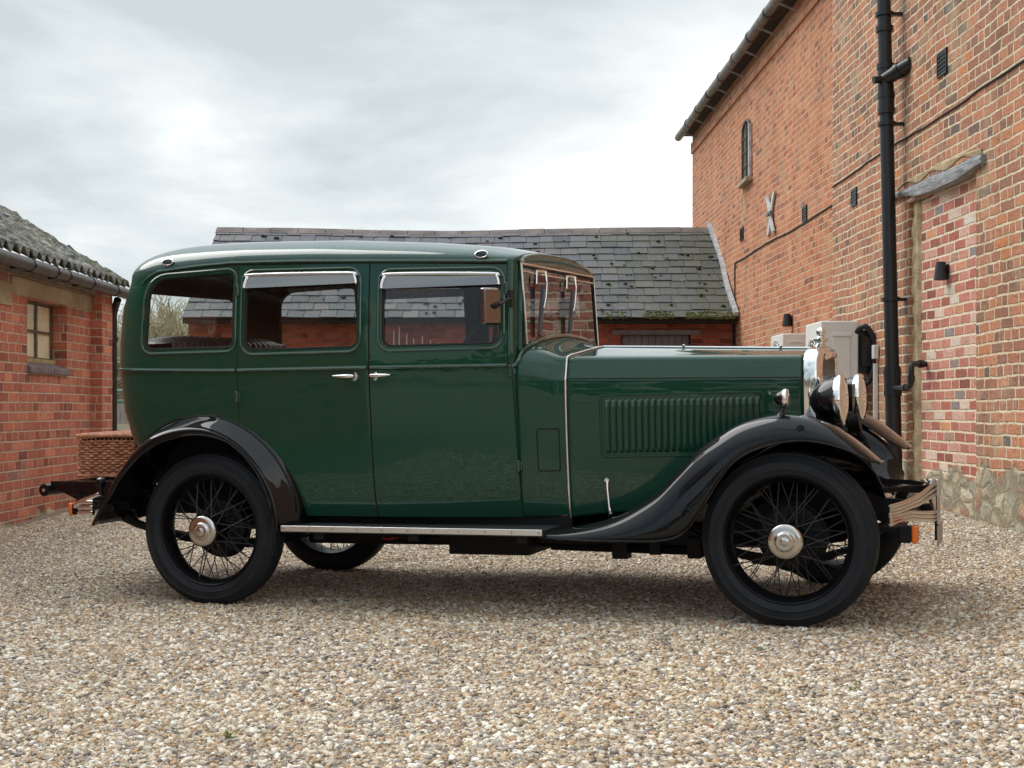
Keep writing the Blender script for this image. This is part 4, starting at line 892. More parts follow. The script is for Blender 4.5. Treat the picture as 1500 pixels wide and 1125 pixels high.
# door outlines (x, z)
RD_ = [(mx_(0.150), 0.30), (mx_(0.846), 0.30), (mx_(0.846), 1.618), (mx_(0.150), 1.640)]
FD_ = [(mx_(0.853), 0.30), (1.5735, 0.30), (1.5735, 0.62), (1.556, 1.10), (1.538, 1.15), (1.533, 1.587), (mx_(0.853), 1.618)]
def grow_poly(poly, d):
    cx = sum(p[0] for p in poly) / len(poly); cz = sum(p[1] for p in poly) / len(poly)
    return [(x + d * (1 if x > cx else -1), z + d * (1 if z > cz else -1)) for x, z in poly]
doors = []
for side in (-1, 1):
    y0, y1 = (-0.9, -0.4) if side < 0 else (0.4, 0.9)
    for nm, poly in (('rear', RD_), ('front', FD_)):
        d = dclone(sh); boolop(d, prism(poly, y0, y1), 'INTERSECT'); doors.append((side, nm, d))
for side in (-1, 1):
    y0, y1 = (-0.9, -0.4) if side < 0 else (0.4, 0.9)
    for poly in (RD_, FD_): boolop(sh, prism(grow_poly(poly, 0.0035), y0, y1), 'DIFFERENCE')
def finish(o, name, parent, weld=True):
    o.name = name; o.data.name = name; o.parent = parent
    o.data.shade_smooth(); o.data.set_sharp_from_angle(angle=math.radians(32))
    w = o.modifiers.new('w', 'WEIGHTED_NORMAL'); w.keep_sharp = True; w.weight = 60
    return o
# split the roof skin material by height: slot 2 = roof paint
sh.data.materials.append(GREENROOF); sh.data.materials.append(CHASSIS)
for p in sh.data.polygons:
    c = p.center
    if p.material_index == 0 and c.z > zg(c.x) + 0.004: p.material_index = 2
    if p.material_index == 1 and c.z < 1.0 and c.x < 0.55: p.material_index = 3
body = finish(sh, 'body', car)

HINGE = DKGREEN
def bead_loop(poly, off, r, seg=8, side=-1):
    n = len(poly); P = []
    for i in range(n):
        (x0, z0), (x1, z1) = poly[i], poly[(i + 1) % n]; m = max(1, int(math.hypot(x1 - x0, z1 - z0) / 0.06))
        for k in range(m): x, z = x0 + (x1 - x0) * k / m, z0 + (z1 - z0) * k / m; P.append((x, side * (halfw(x, z) + off), z))
    return tube(P, r, seg, closed=True)
def inset(poly, d):
    n = len(poly); out = []
    for i in range(n):
        a, b, c = np.array(poly[i - 1]), np.array(poly[i]), np.array(poly[(i + 1) % n])
        e1, e2 = b - a, c - b; e1 = e1 / (np.linalg.norm(e1) + 1e-9); e2 = e2 / (np.linalg.norm(e2) + 1e-9)
        nn = np.array([-(e1 + e2)[1], (e1 + e2)[0]]); nn = nn / (np.linalg.norm(nn) + 1e-9); out.append(tuple(b + nn * d))
    return out
def pane(poly, depth, side, th=0.004):
    V, n = [], len(poly)
    for t in (0, th): V += [(x, side * (halfw(x, z) - depth - t), z) for x, z in poly]
    return V, [tuple(range(n)), tuple(reversed(range(n, 2 * n)))] + [(i, i + n, (i + 1) % n + n, (i + 1) % n) for i in range(n)]
def strip_on(fn, P, r, seg=8): return tube([fn(*p) for p in P], r, seg)
bead_z = lambda x: I(x, [-0.6, 0.14, 0.83, 1.53], [1.158, 1.138, 1.136, 1.132])
for side, nm, d in doors:
    finish(d, 'door', car)
    d['label'] = ('rear' if nm == 'rear' else 'front') + ' passenger door, ' + ('near side' if side < 0 else 'far side') if nm == 'rear' else 'front door, ' + ('near side' if side < 0 else 'far side')
    wp = WIN2 if nm == 'rear' else WIN3
    obj('window_glass', pane(inset(wp, -0.004), 0.016, side), GLASS, d, smooth=0)
    obj('window_moulding', J(bead_loop(inset(wp, -0.017), 0.001, 0.0075, side=side)), DKGREEN, d)
    obj('window_channel', J(bead_loop(inset(wp, 0.004), -0.012, 0.006, side=side)), SEAM, d)
    x0, x1 = (mx_(0.154), mx_(0.842)) if nm == 'rear' else (mx_(0.858), 1.536)
    obj('waist_bead', tube([(x, side * (halfw(x, bead_z(x)) + 0.0035), bead_z(x)) for x in np.linspace(x0, x1, 16)], 0.0095, 8), DKGREEN, d)
    # chrome edged weather deflector at the top of the window
    zt = max(z for x, z in wp) - 0.004; zb = 1.528 if nm == 'rear' else 1.497
    X0, X1 = min(x for x, z in wp) + 0.004, max(x for x, z in wp) - 0.004
    ztr = zt - (0.014 if nm == 'rear' else 0.016)
    pts = [(X0, zb), (X0, zt - 0.045), (X0 + 0.012, zt - 0.014), (X0 + 0.042, zt), (X1 - 0.042, ztr), (X1 - 0.012, ztr - 0.014), (X1, ztr - 0.045), (X1, zb)]
    obj('deflector_trim', tube([(x, side * (halfw(x, z) + 0.005 + 0.009 * (zt - z) / (zt - zb)), z) for x, z in CR(pts, 4)], 0.0085, 10), ALU, d)
    n = len(pts); tl = lambda z: 0.004 + 0.011 * (zt - z) / (zt - zb); V = [(x, side * (halfw(x, z) + tl(z)), z) for x, z in pts] + [(x, side * (halfw(x, z) + tl(z) - 0.003), z) for x, z in pts]
    obj('weather_deflector', (V, [tuple(range(n)), tuple(reversed(range(n, 2 * n)))] + [(i, i + n, (i + 1) % n + n, (i + 1) % n) for i in range(n)]), SMOKE, d, smooth=0)
    # handle
    hx, dr = (mx_(0.772), -1) if nm == 'rear' else (mx_(0.878), 1)
    hy = halfw(hx, 1.098); s = side
    hg = J(lathe([(0.0, 0.001), (0.0, 0.020), (0.006, 0.017), (0.012, 0.010), (0.026, 0.009)], 20, 'y', (0, 0, 0)),
           tube([(-0.012, 0.028, 0), (0.0, 0.030, 0), (0.03, 0.033, 0), (0.065, 0.034, 0.001), (0.094, 0.031, 0.002)], [0.006, 0.0105, 0.0095, 0.007, 0.0035], 12))
    V = [(hx + dr * v[0], s * (hy + v[1]), 1.098 + v[2] * (1.25 if v[1] < 0.007 else 1)) for v in hg[0]]
    obj('handle', (V, hg[1]), CHROME, d, smooth=60)
    # hinges
    hz = (1.010, 1.52) if nm == 'rear' else (0.675, 1.478, 1.105)
    hxs = (mx_(0.147), mx_(0.153)) if nm == 'rear' else (1.5735, 1.536, 1.552)
    objs('hinge', [J(tube([(x, side * (halfw(x, z) + 0.008), z - 0.026), (x, side * (halfw(x, z) + 0.008), z + 0.026)], 0.010, 10), bx(x - 0.016, x + 0.016, side * (halfw(x, z) + 0.003) - 0.003, side * (halfw(x, z) + 0.003) + 0.003, z - 0.02, z + 0.02)) for x, z in zip(hxs, hz)], DKGREEN, d, bevel=0.002)
# rear quarter glass, mouldings, body beads
for side in (-1, 1):
    q = obj('quarter_window', pane(inset(WIN1, -0.004), 0.016, side), GLASS, car, smooth=0)
    obj('window_moulding', bead_loop(inset(WIN1, -0.017), 0.001, 0.0075, side=side), DKGREEN, q)
    obj('window_channel', bead_loop(inset(WIN1, 0.004), -0.012, 0.006, side=side), SEAM, q)
RWo = [(y, z) for y, z in rrect(-0.545, 0.545, 1.285, 1.555, 0.09)]
def backx(y, z):
    p = perim(z); q = [(-a[1], a[0]) for a in p if a[0] < 0]; q.sort(); return float(np.interp(abs(y), [t[0] for t in q], [t[1] for t in q]))
rg = []
for z in np.linspace(1.287, 1.553, 6): rg.append([(backx(y, z) + 0.014, y, z) for y in np.linspace(-0.535, 0.535, 31)])
obj('rear_window', grid(rg), GLASS, car, solid=0.004, smooth=60)
# waist bead around the back
P = [(mx_(0.143), -(halfw(mx_(0.143), 1.138) + 0.0035), 1.138)]
for k in range(K):
    zz_ = bead_z(nominal[k][0]) if nominal[k][0] < mx_(0.13) else None
    if zz_ is None: continue
    p = perim(zz_)[k]; q0 = perim(zz_)[max(k - 1, 0)]; q1 = perim(zz_)[min(k + 1, K - 1)]
    tx_, ty_ = q1[0] - q0[0], q1[1] - q0[1]; L_n = math.hypot(tx_, ty_) or 1; nxn, nyn = ty_ / L_n, -tx_ / L_n
    if nxn * (p[0] - 0.3) + nyn * p[1] < 0: nxn, nyn = -nxn, -nyn
    P.append((p[0] + nxn * 0.0035, p[1] + nyn * 0.0035, zz_))
P = P + [(a, -b, c) for a, b, c in reversed(P[:-1])]
obj('waist_bead', tube(P, 0.0095, 8), DKGREEN, body)
# drip moulding
for side in (-1, 1):
    obj('drip_rail', tube([(x, side * (halfw(x, zg(x)) + 0.004), zg(x) - 0.004) for x in np.linspace(-0.27, 1.535, 40)], 0.0075, 8), DKGREEN, body)
    obj('drip_shadow', tube([(x, side * (halfw(x, zg(x)) + 0.0015), zg(x) - 0.013) for x in np.linspace(-0.27, 1.535, 40)], 0.004, 6), SEAM, body)
    pr = [( -0.24, 1.640), (-0.29, 1.622), (-0.335, 1.598), (-0.362, 1.570)]
    def onq(x, z):
        p = perim(z)
        for i in range(len(p) - 1):
            if p[i][0] >= x >= p[i + 1][0]:
                k = (p[i][0] - x) / (p[i][0] - p[i + 1][0] + 1e-9); return p[i][1] * (1 - k) + p[i + 1][1] * k
        return p[-1][1]
    obj('drip_rail_tail', tube([(x, side * (-onq(x, min(z, 1.63)) + 0.003), z) for x, z in CR(pr, 5)], 0.0055, 8), DKGREEN, body)
    for x, z in ((-0.215, 1.675), (1.415, 1.638)):
        yy = halfw(x, zg(x)) - 0.002
        el = obj('semaphore_lamp' if False else 'ventilator', J(tube([(x + 0.030 * math.cos(a), side * (yy - 0.010 * max(0, math.sin(a)) + 0.002), z + 0.015 * math.sin(a)) for a in np.linspace(0, 2 * math.pi, 21)[:-1]], 0.0042, 8, closed=True)), CHROME, body)
        obj('ventilator_mouth', ([(x + 0.028 * math.cos(a), side * (yy - 0.010 * max(0, math.sin(a)) + 0.002), z + 0.014 * math.sin(a)) for a in np.linspace(0, 2 * math.pi, 21)[:-1]], [tuple(range(20))]), SEAM, body, smooth=0, solid=0.004)
# panel seam behind the quarter (wood frame joint)
obj('rear_door_joint', tube([(mx_(0.147), -(halfw(mx_(0.147), z) + 0.0008), z) for z in (1.640, 1.652)], 0.0022, 6), SEAM, body)

# ---- scuttle, header and screen ----------------------------------
def sect(x):
    """half section of scuttle/bonnet at x, from the lower edge to the crown: list of (y, z)"""
    t = (x - FX) / (1.795 - FX)
    if x <= 1.795:
        A = [(halfw(FX, z), z) for z in (0.44, 0.52, 0.75, 1.0, 1.06, 1.075, 1.095)] + [(0.606, 1.150), (0.580, 1.190), (0.53, 1.215), (0.42, 1.240), (0.25, 1.262), (0.0, 1.275)]
        B = [(0.535, 0.44), (0.553, 0.52), (0.572, 0.75), (0.578, 0.95), (0.577, 1.050), (0.5765, 1.060), (0.573, 1.070), (0.565, 1.098), (0.555, 1.132), (0.533, 1.161), (0.40, 1.177), (0.20, 1.196), (0.0, 1.213)]
        k = t * t * (3 - 2 * t)
    else:
        A = [(0.535, 0.44), (0.553, 0.52), (0.572, 0.75), (0.578, 0.95), (0.577, 1.050), (0.5765, 1.060), (0.573, 1.070), (0.565, 1.098), (0.555, 1.132), (0.533, 1.161), (0.40, 1.177), (0.20, 1.196), (0.0, 1.213)]
        B = [(0.262, 0.52), (0.265, 0.60), (0.268, 0.75), (0.270, 0.95), (0.2685, 1.030), (0.268, 1.043), (0.2655, 1.052), (0.260, 1.080), (0.252, 1.113), (0.234, 1.142), (0.165, 1.153), (0.08, 1.166), (0.0, 1.177)]
        k = (x - 1.795) / (2.815 - 1.795); k = k * (1.0 + 0.10 * (1 - k))
    return [(a[0] + (b[0] - a[0]) * k, a[1] + (b[1] - a[1]) * k) for a, b in zip(A, B)]
def loft(xs_, mid=True):
    rows = []
    for x in xs_:
        h = CR([(y, z) for y, z in sect(x)], 6); rows.append([(x, -y, z) for y, z in h] + [(x, y, z) for y, z in reversed(h[:-1])])
    return grid(rows)
obj('scuttle', loft(np.linspace(FX + 0.0005, 1.791, 14)), GREEN, car, smooth=50, solid=-0.002)
bon = obj('bonnet', loft(np.linspace(1.800, 2.812, 40)), GREEN, car, smooth=50, solid=-0.002)
def bony(x, z):
    h = CR(sect(x), 5); zs = [p[1] for p in h]; return float(np.interp(z, zs, [p[0] for p in h]))
def seam_sec(x, r, m, nm, par, off=0.001, zmax=9):
    h = CR(sect(x), 5); pts = [(x, -(y + off), z) for y, z in h]; pts += [(x, y + off, z) for y, z in reversed(h[:-1])]
    pts = [(a, b, c + (off if c > 1.12 else 0)) for a, b, c in pts]
    obj(nm, tube(pts, r, 8), m, par)
seam_sec(1.7955, 0.0052, ALU, 'bonnet_tape', bon, 0.002)
obj('bonnet_hinge', J(*[tube([(x, s * (bony(x, 1.065 - 0.016 * (x - 1.8)) + 0.0012), 1.065 - 0.016 * (x - 1.8)) for x in np.linspace(1.803, 2.81, 12)], 0.0028, 6) for s in (-1, 1)]), SEAM, bon)
obj('centre_hinge', tube([(x, 0, I(x, [1.8, 2.81], [1.216, 1.181])) for x in np.linspace(1.803, 2.81, 12)], 0.0055, 8), CHROME, bon)
for x in (2.20, 2.66):
    obj('hinge_knob', lathe([(0, 0.001), (0, 0.008), (0.008, 0.009), (0.012, 0.001)], 12, 'z', (x, -0.0, I(x, [1.8, 2.81], [1.218, 1.183]))), CHROME, bon)
# louvre panel both sides
for s in (-1, 1):
    lx0, lx1, lz0, lz1 = 1.942, 2.634, 0.712, 0.988
    fr = rrect(lx0, lx1, lz0, lz1, 0.018)
    P = []
    for i in range(len(fr)):
        (xa, za), (xb_, zb_) = fr[i], fr[(i + 1) % len(fr)]; m = max(1, int(math.hypot(xb_ - xa, zb_ - za) / 0.05))
        P += [(xa + (xb_ - xa) * k / m, za + (zb_ - za) * k / m) for k in range(m)]
    lou = [tube([(x, s * (bony(x, z) + 0.001), z) for x, z in P], 0.0055, 6, closed=True)]
    for i in range(24):
        x = lx0 + 0.022 + i * (lx1 - lx0 - 0.040) / 23.5; z0, z1 = lz0 + 0.016, lz1 - 0.020
        rows_ = []
        for z in [z0, z0 + 0.006, z0 + 0.016, z0 + 0.04] + list(np.linspace(z0 + 0.08, z1 - 0.08, 3)) + [z1 - 0.04, z1 - 0.016, z1 - 0.006, z1]:
            e = min(1.0, math.sqrt(max(0, min(z - z0, z1 - z)) / 0.016)); y0 = bony(x, z); h = 0.013 * e
            rows_.append([(x + 0.020, s * (y0 - 0.001), z), (x + 0.014, s * (y0 + h * 0.55), z), (x + 0.006, s * (y0 + h * 0.95), z), (x, s * (y0 + h), z), (x - 0.0015, s * (y0 - 0.001), z)])
        lou.append(grid(rows_))
    obj('louvre_panel', J(*lou), GREEN, bon, smooth=50)
    slot = [([(lx0 + 0.0195 + i * (lx1 - lx0 - 0.040) / 23.5 - q, s * (bony(lx0 + 0.02 + i * (lx1 - lx0 - 0.04) / 23.5, z) + 0.0012), z) for q, z in ((0, lz0 + 0.022), (0.011, lz0 + 0.022), (0.011, lz1 - 0.026), (0, lz1 - 0.026))], [(0, 1, 2, 3)]) for i in range(24)]
    obj('louvre_slots', J(*slot), SEAM, bon, smooth=0)
    # clip near the bottom of the bonnet side
    x, z = 1.966, 0.60; y = bony(x, z)
    obj('bonnet_catch', J(tube([(x - 0.004, s * (y + 0.010), z), (x, s * (y + 0.022), z - 0.03), (x + 0.008, s * (y + 0.026), z - 0.11), (x + 0.014, s * (y + 0.03), z - 0.135)], [0.010, 0.006, 0.005, 0.009], 10), lathe([(0, 0.001), (0, 0.011), (0.014, 0.009), (0.016, 0.001)], 12, 'y', (x - 0.004, s * y if s > 0 else -y - 0.016, z + 0.005)),
                            tube([(x + 0.012, s * (y + 0.03), z - 0.13), (x + 0.024, s * (y + 0.05), z - 0.150)], [0.006, 0.014], 10)), CHROME, bon)
# scuttle ventilator panel and cowl bead
vp = rrect(1.662, 1.760, 0.652, 0.842, 0.012)
def scy(x, z):
    h = CR(sect(x), 5); return float(np.interp(z, [p[1] for p in h], [p[0] for p in h]))
for s in (-1, 1):
    obj('scuttle_flap', tube([(x, s * (scy(x, z) + 0.0012), z) for x, z in vp], 0.0034, 6, closed=True), SEAM, car)
# bead sweeping from the waist up round the foot of the screen pillar
cb_ = [(1.530, -0.612, 1.132), (1.553, -0.612, 1.126), (1.572, -0.612, 1.132), (1.586, -0.606, 1.155), (1.596, -0.590, 1.185), (1.604, -0.565, 1.208), (1.612, -0.50, 1.228), (1.618, -0.36, 1.252), (1.620, -0.18, 1.267), (1.622, 0.0, 1.275)]
cb_ = CR(cb_, 5); cb2_ = cb_ + [(a, -b, c) for a, b, c in reversed(cb_[:-1])]
obj('scuttle_bead', tube(cb2_, 0.010, 8), DKGREEN, car)
# header above the screen
hw = 0.555
arch_y = np.linspace(-1, 1, 41); edge = [(FX - 0.0, p[1], p[2]) for p in [rows[0][i] for i in range(ZR, len(rows[0]))]]
ys_e = [p[1] for p in edge]; zs_e = [p[2] for p in edge]
hd = []
for yv in np.linspace(-0.565, 0.565, 41):
    zt = float(np.interp(-abs(yv), ys_e, zs_e)) ; 
    hd.append([(FX - 0.004, yv, zt + 0.001), (FX + 0.010, yv, zt - 0.004), (FX + 0.018, yv, zt * 0.6 + 1.592 * 0.4), (FX + 0.018, yv, 1.592), (FX - 0.01, yv, 1.588)])
obj('screen_header', grid(hd), GREEN, car, smooth=50)
# windscreen
def sx(z): return 1.578 + (1.60 - z) * 0.055
def sbot(y): return 1.206 + 0.060 * (1 - (abs(y) / 0.55) ** 2.2)
def screen_poly(d):
    P = [(-0.552 + d, 1.225 + d), (-0.555 + d, 1.592 - d), (0.555 - d, 1.592 - d), (0.552 - d, 1.225 + d)]
    bot = [(y, sbot(y) + d + (0.018 * max(0, (abs(y) - 0.50) / 0.05) if abs(y) > 0.5 else 0)) for y in np.linspace(0.53 - d, -0.53 + d, 25)]
    return P + bot
def scr(P, off): return [(sx(z) + off, y, z) for y, z in P]
ws = part('windscreen', car)
P0 = screen_poly(0.0)
obj('screen_frame', J(tube(scr(P0, 0.010), 0.0065, 8, closed=True), tube(scr([(-0.552, 1.558), (0.552, 1.558)], 0.012), 0.0055, 8)), CHROME, ws)
obj('screen_rubber', tube(scr(screen_poly(0.012), 0.006), 0.006, 6, closed=True), SEAM, ws)
Pg = screen_poly(0.006); n = len(Pg)
obj('screen_glass', (scr(Pg, 0.0) + scr(Pg, 0.005), [tuple(range(n)), tuple(reversed(range(n, 2 * n)))] + [(i, i + n, (i + 1) % n + n, (i + 1) % n) for i in range(n)]), SCREENGLASS, ws, smooth=0)
# pillars between screen and side
for s in (-1, 1):
    rows_ = []
    for z in np.linspace(1.09, 1.605, 14):
        w1 = halfw(1.54, z); rows_.append([(FX + 0.0, s * (w1 - 0.054), z), (FX + 0.014, s * (w1 - 0.057), z), (FX + 0.018, s * 0.545, z), (FX - 0.02, s * 0.545, z)])
    obj('screen_pillar', grid(rows_), GREEN, car, smooth=50)
for yv, ln in ((-0.33, 1), (0.12, 1)):
    wz = 1.565; x = sx(wz) + 0.022
    wp_ = part('wiper', ws)
    obj('wiper_arm', J(tube([(x, yv + 0.045, wz), (x + 0.008, yv + 0.050, wz + 0.004), (x + 0.018, yv + 0.040, wz - 0.05), (x + 0.022, yv + 0.010, wz - 0.12), (x + 0.024, yv - 0.030, wz - 0.17)], [0.009, 0.009, 0.0045, 0.0035, 0.003], 8),
                       tube([(x - 0.005, yv - 0.05, wz + 0.004), (x + 0.006, yv + 0.06, wz + 0.004)], 0.007, 8), tube([(x, yv - 0.05, wz + 0.004), (x + 0.004, yv - 0.070, wz - 0.060)], 0.005, 8)), CHROME, ws)
    obj('wiper_blade', flatbar([(x + 0.014, yv - 0.002, wz - 0.07), (x + 0.014, yv - 0.035, wz - 0.17), (x + 0.016, yv - 0.080, wz - 0.30)], 0.030, 0.012, up=(0, 1, 0)), principled('wiper_grey', (0.05, 0.065, 0.09), 0.4) if 'wiper_grey' not in bpy.data.materials else bpy.data.materials['wiper_grey'], ws, smooth=0)
    bpy.data.objects.remove(wp_)
# ---- door mirror --------------------------------------------------
dm = part('door_mirror', car); mx, my, mz = 1.515, -0.762, 1.392
mh = rrect(-0.050, 0.050, -0.082, 0.082, 0.010)
Mm = Matrix.Rotation(math.radians(-24), 3, 'Z')
V = []
for (off, sc) in ((-0.010, 1.0), (0.006, 1.0), (0.016, 0.90)): V += [tuple(Mm @ Vector((off, a * sc, b * sc)) + Vector((mx, my, mz))) for a, b in mh]
n = len(mh); Fm = [tuple(range(n)), tuple(reversed(range(2 * n, 3 * n)))] + [(i + k * n, (i + 1) % n + k * n, (i + 1) % n + (k + 1) * n, i + (k + 1) * n) for k in (0, 1) for i in range(n)]
obj('mirror_head', (V, Fm), TARNISH, dm, smooth=30)
obj('mirror_arm', J(tube([(mx + 0.015, my + 0.0, mz - 0.005), (mx + 0.030, my + 0.02, mz + 0.004), (1.560, -0.66, 1.428), (1.565, -0.612, 1.432)], [0.010, 0.008, 0.0065, 0.0065], 10), tube([(1.563, -0.620, 1.395), (1.563, -0.620, 1.468)], 0.011, 10), tube([(mx + 0.008, my - 0.012, mz + 0.0), (mx + 0.03, my + 0.025, mz + 0.012)], 0.012, 8)), PIPE, dm)

# ---- mudguards -----------------------------------------------------
LIPx = [1.717, 1.80, 1.906, 2.04, 2.152, 2.24, 2.317, 2.36, 2.392, 2.42, 2.453, 2.50, 2.572, 2.65, 2.746, 2.83, 2.887, 2.96, 3.025, 3.09, 3.147]
LIPz = [0.374, 0.366, 0.362, 0.361, 0.362, 0.364, 0.376, 0.397, 0.427, 0.464, 0.514, 0.590, 0.688, 0.742, 0.776, 0.789, 0.790, 0.780, 0.762, 0.735, 0.700]
TOPx = [1.717, 1.78, 1.853, 1.95, 2.04, 2.13, 2.23, 2.32, 2.41, 2.50, 2.59, 2.68, 2.764, 2.84, 2.905, 2.98, 3.044, 3.10, 3.150, 3.178]
TOPz = [0.400, 0.402, 0.411, 0.431, 0.458, 0.501, 0.566, 0.654, 0.744, 0.808, 0.858, 0.885, 0.897, 0.894, 0.882, 0.852, 0.810, 0.765, 0.722, 0.695]
def sm(xs_, zs_):
    """monotone-ish smoothing of a sampled curve"""
    c = CR(list(zip(xs_, zs_)), 6); return [p[0] for p in c], [p[1] for p in c]
LIP, TOP = sm(LIPx, LIPz), sm(TOPx, TOPz)
lz = lambda x: I(x, *LIP); tz_ = lambda x: I(x, *TOP)
def front_guard(s):
    rows_ = []
    for x in np.concatenate([np.linspace(1.720, 2.30, 24), np.linspace(2.32, 3.10, 44), [3.125, 3.145, 3.160, 3.170, 3.176]]):
        zl, zt = lz(min(x, 3.147)), tz_(x); e = 1.0
        if x > 3.06: e = math.sqrt(max(0.0, 1 - ((x - 3.06) / 0.118) ** 2))
        yc = 0.640; ow = 0.115 * (0.35 + 0.65 * e); iw = 0.20 * (0.30 + 0.70 * e)
        if x > 3.147: zl = zl - (zl - zt + 0.004) * min(1, (x - 3.147) / 0.029) * 0.4
        zl = min(zl, zt - 0.004)
        sec = []
        tall = min(1.0, (zt - zl) / 0.20)
        fl = min(1, max(0, (2.55 - x) / 0.4))
        for a in np.linspace(0, 90, 13):
            a_ = math.radians(a); p = 0.80
            sec.append((-(yc + ow * math.cos(a_) ** (0.75) * (1 + 0.05 * fl * math.cos(a_ * 2))), zl + (zt - zl) * math.sin(a_) ** (0.95)))
        hb = min(0.10, (zt - zl))
        for a in np.linspace(90, 168, 9)[1:]:
            a_ = math.radians(a); sec.append((-(yc + iw * math.cos(a_)), zt - 0.055 * e * (1 - math.sin(a_))))
        rows_.append([(x, s * -y * -1 if False else (y if s < 0 else -y), z) for y, z in sec])
    g_ = grid(rows_)
    o = obj('front_mudguard', g_, BLACK, car, smooth=60, solid=0.004)
    rim = [r[0] for r in rows_]
    front = [p for p in rows_[-1]]
    inner = [r[-1] for r in reversed(rows_)]
    obj('rolled_edge', tube(rim + front[1:], 0.0055, 8), BLACK, o)
    # inner wing sweeping down to the chassis
    rws = []
    for x in np.linspace(1.80, 3.165, 44):
        zt = min(tz_(x) - 0.055, I(x, [2.9, 2.97, 3.06, 3.12, 3.165], [0.83, 0.82, 0.752, 0.675, 0.575])); yt = I(x, [2.6, 2.9], [0.43, 0.455])
        zb_ = I(x, [1.8, 2.3, 2.6, 2.9, 3.165], [0.36, 0.38, 0.46, 0.50, 0.515]); yb = I(x, [2.5, 2.9, 3.165], [0.40, 0.27, 0.25]); zb_ = min(zb_, zt - 0.02)
        rws.append([(x, s * (yb + (yt - yb) * math.sin(k * math.pi / 2) ** 1.15), zb_ + (zt - zb_) * (1 - math.cos(k * math.pi / 2)) ** 0.95) for k in np.linspace(0, 1, 9)])
    obj('inner_wing', grid(rws), BLACK, o, smooth=60, solid=0.004)
    return o
for s in (-1, 1): fg = front_guard(s)
obj('guard_stud', lathe([(0, 0.001), (0.0, 0.010), (0.004, 0.012), (0.004, 0.017), (0.012, 0.018)], 16, 'y', (2.865, -0.752, 0.838)), BLACK, car)
# rear guards in polar form around the axle
LP = [(0.5, 0.408), (12, 0.409), (27, 0.415), (48, 0.436), (68, 0.460), (83, 0.464), (106, 0.466), (122, 0.478), (141, 0.490), (161, 0.518), (178, 0.600)]
CP = [(0.5, 0.440), (12, 0.447), (26, 0.457), (38, 0.459), (52, 0.465), (67, 0.484), (85, 0.506), (102, 0.517), (119, 0.530), (130, 0.534), (144, 0.535), (166, 0.562), (178, 0.622)]
BP = [(0.5, 0.500), (9.7, 0.511), (19.4, 0.520), (34.6, 0.530), (50.8, 0.543), (63.3, 0.552), (80, 0.566), (95.3, 0.569), (111.7, 0.564), (127, 0.560), (144, 0.548), (166, 0.562), (178, 0.622)]
def rear_guard(s):
    rows_ = []
    for th in np.linspace(0.5, 178.0, 70):
        a = math.radians(th); rl, rc_, rb = (I(th, *zip(*q)) for q in (LP, CP, BP))
        k = min(1, max(0, (th - 150) / 28)); yo = 0.772 - 0.0 * k
        prof = CR([(yo, rl), (yo + 0.003, (rl + rc_) / 2), (yo - 0.018, rc_ - 0.004), (yo - 0.068, rc_ + (rb - rc_) * 0.60), (0.665, rb), (0.55, rb - 0.002), (0.36, rb - 0.012)], 4)
        if th < 0: pass
        rows_.append([(r * math.cos(a), s * y, WR + r * math.sin(a)) for y, r in prof])
    o = obj('rear_mudguard', grid(rows_), BLACK, car, smooth=60, solid=0.004)
    obj('rolled_edge', tube([r[0] for r in rows_], 0.0055, 8), BLACK, o)
    obj('beading', tube([(r[13][0] * 1.003, r[13][1], r[13][2]) for r in rows_ if r[13][2] > 0.45], 0.005, 8), BLACK, o)
    return o
for s in (-1, 1): rear_guard(s)
# ---- running boards ------------------------------------------------
for s in (-1, 1):
    b = obj('running_board', bx(0.46, 1.745, min(s * 0.793, s * 0.52), max(s * 0.793, s * 0.52), 0.376, 0.403), RUBBER, car, bevel=0.003)
    obj('alloy_edge', bx(0.460, 1.747, min(s * 0.7935, s * 0.803), max(s * 0.7935, s * 0.803), 0.382, 0.409), ALU, b, bevel=0.002)
    obj('tread_edge', J(bx(0.461, 1.746, min(s * 0.775, s * 0.7934), max(s * 0.775, s * 0.7934), 0.4035, 0.4065)), ALU, b)
    obj('rivet', J(*[lathe([(-0.001, 0.0045), (0.0015, 0.0035), (0.002, 0.0005)], 8, 'y', (x, -0.8045 if s < 0 else 0.8045, 0.395)) for x in np.linspace(0.475, 1.733, 11)]), SEAM, b)
    obj('sill', bx(0.20, 1.80, min(s * 0.50, s * 0.54), max(s * 0.50, s * 0.54), 0.37, 0.445), CHASSIS, car)

# ---- radiator -------------------------------------------------------
def rad_outline(w, zt, zb, n=10):
    """half-outline points (y,z)"""
    pts = [(-w * 0.97, zb), (-w, 0.75), (-w, 1.03)]
    pts = [(-w * 0.96, zb), (-w * 0.99, 0.70), (-w, 0.90), (-w, 1.04), (-w * 0.965, 1.10), (-w * 0.86, 1.150), (-w * 0.66, zt - 0.004), (-w * 0.35, zt + 0.004), (0, zt + 0.010)]
    h = CR(pts, 5); return h + [(-y, z) for y, z in reversed(h[:-1])]
O0 = rad_outline(0.274, 1.176, 0.50); O1 = rad_outline(0.272, 1.176, 0.50); O2 = rad_outline(0.245, 1.150, 0.53); O3 = rad_outline(0.232, 1.130, 0.55)
def vx(y): return 0.032 * (1 - min(1, abs(y) / 0.27))
rows_ = [[(2.806, y, z) for y, z in O0], [(2.815, y * 1.01, z + 0.004) for y, z in O0], [(2.855, y * 1.01, z + 0.004) for y, z in O1], [(2.872 + vx(y) * .5, y * 0.985, z - 0.002) for y, z in O1], [(2.882 + vx(y), y, z) for y, z in O2], [(2.874 + vx(y), y, z) for y, z in O3]]
radp = part('radiator', car)
obj('radiator_shell', grid(rows_), CHROME, radp, smooth=60)
gm = []
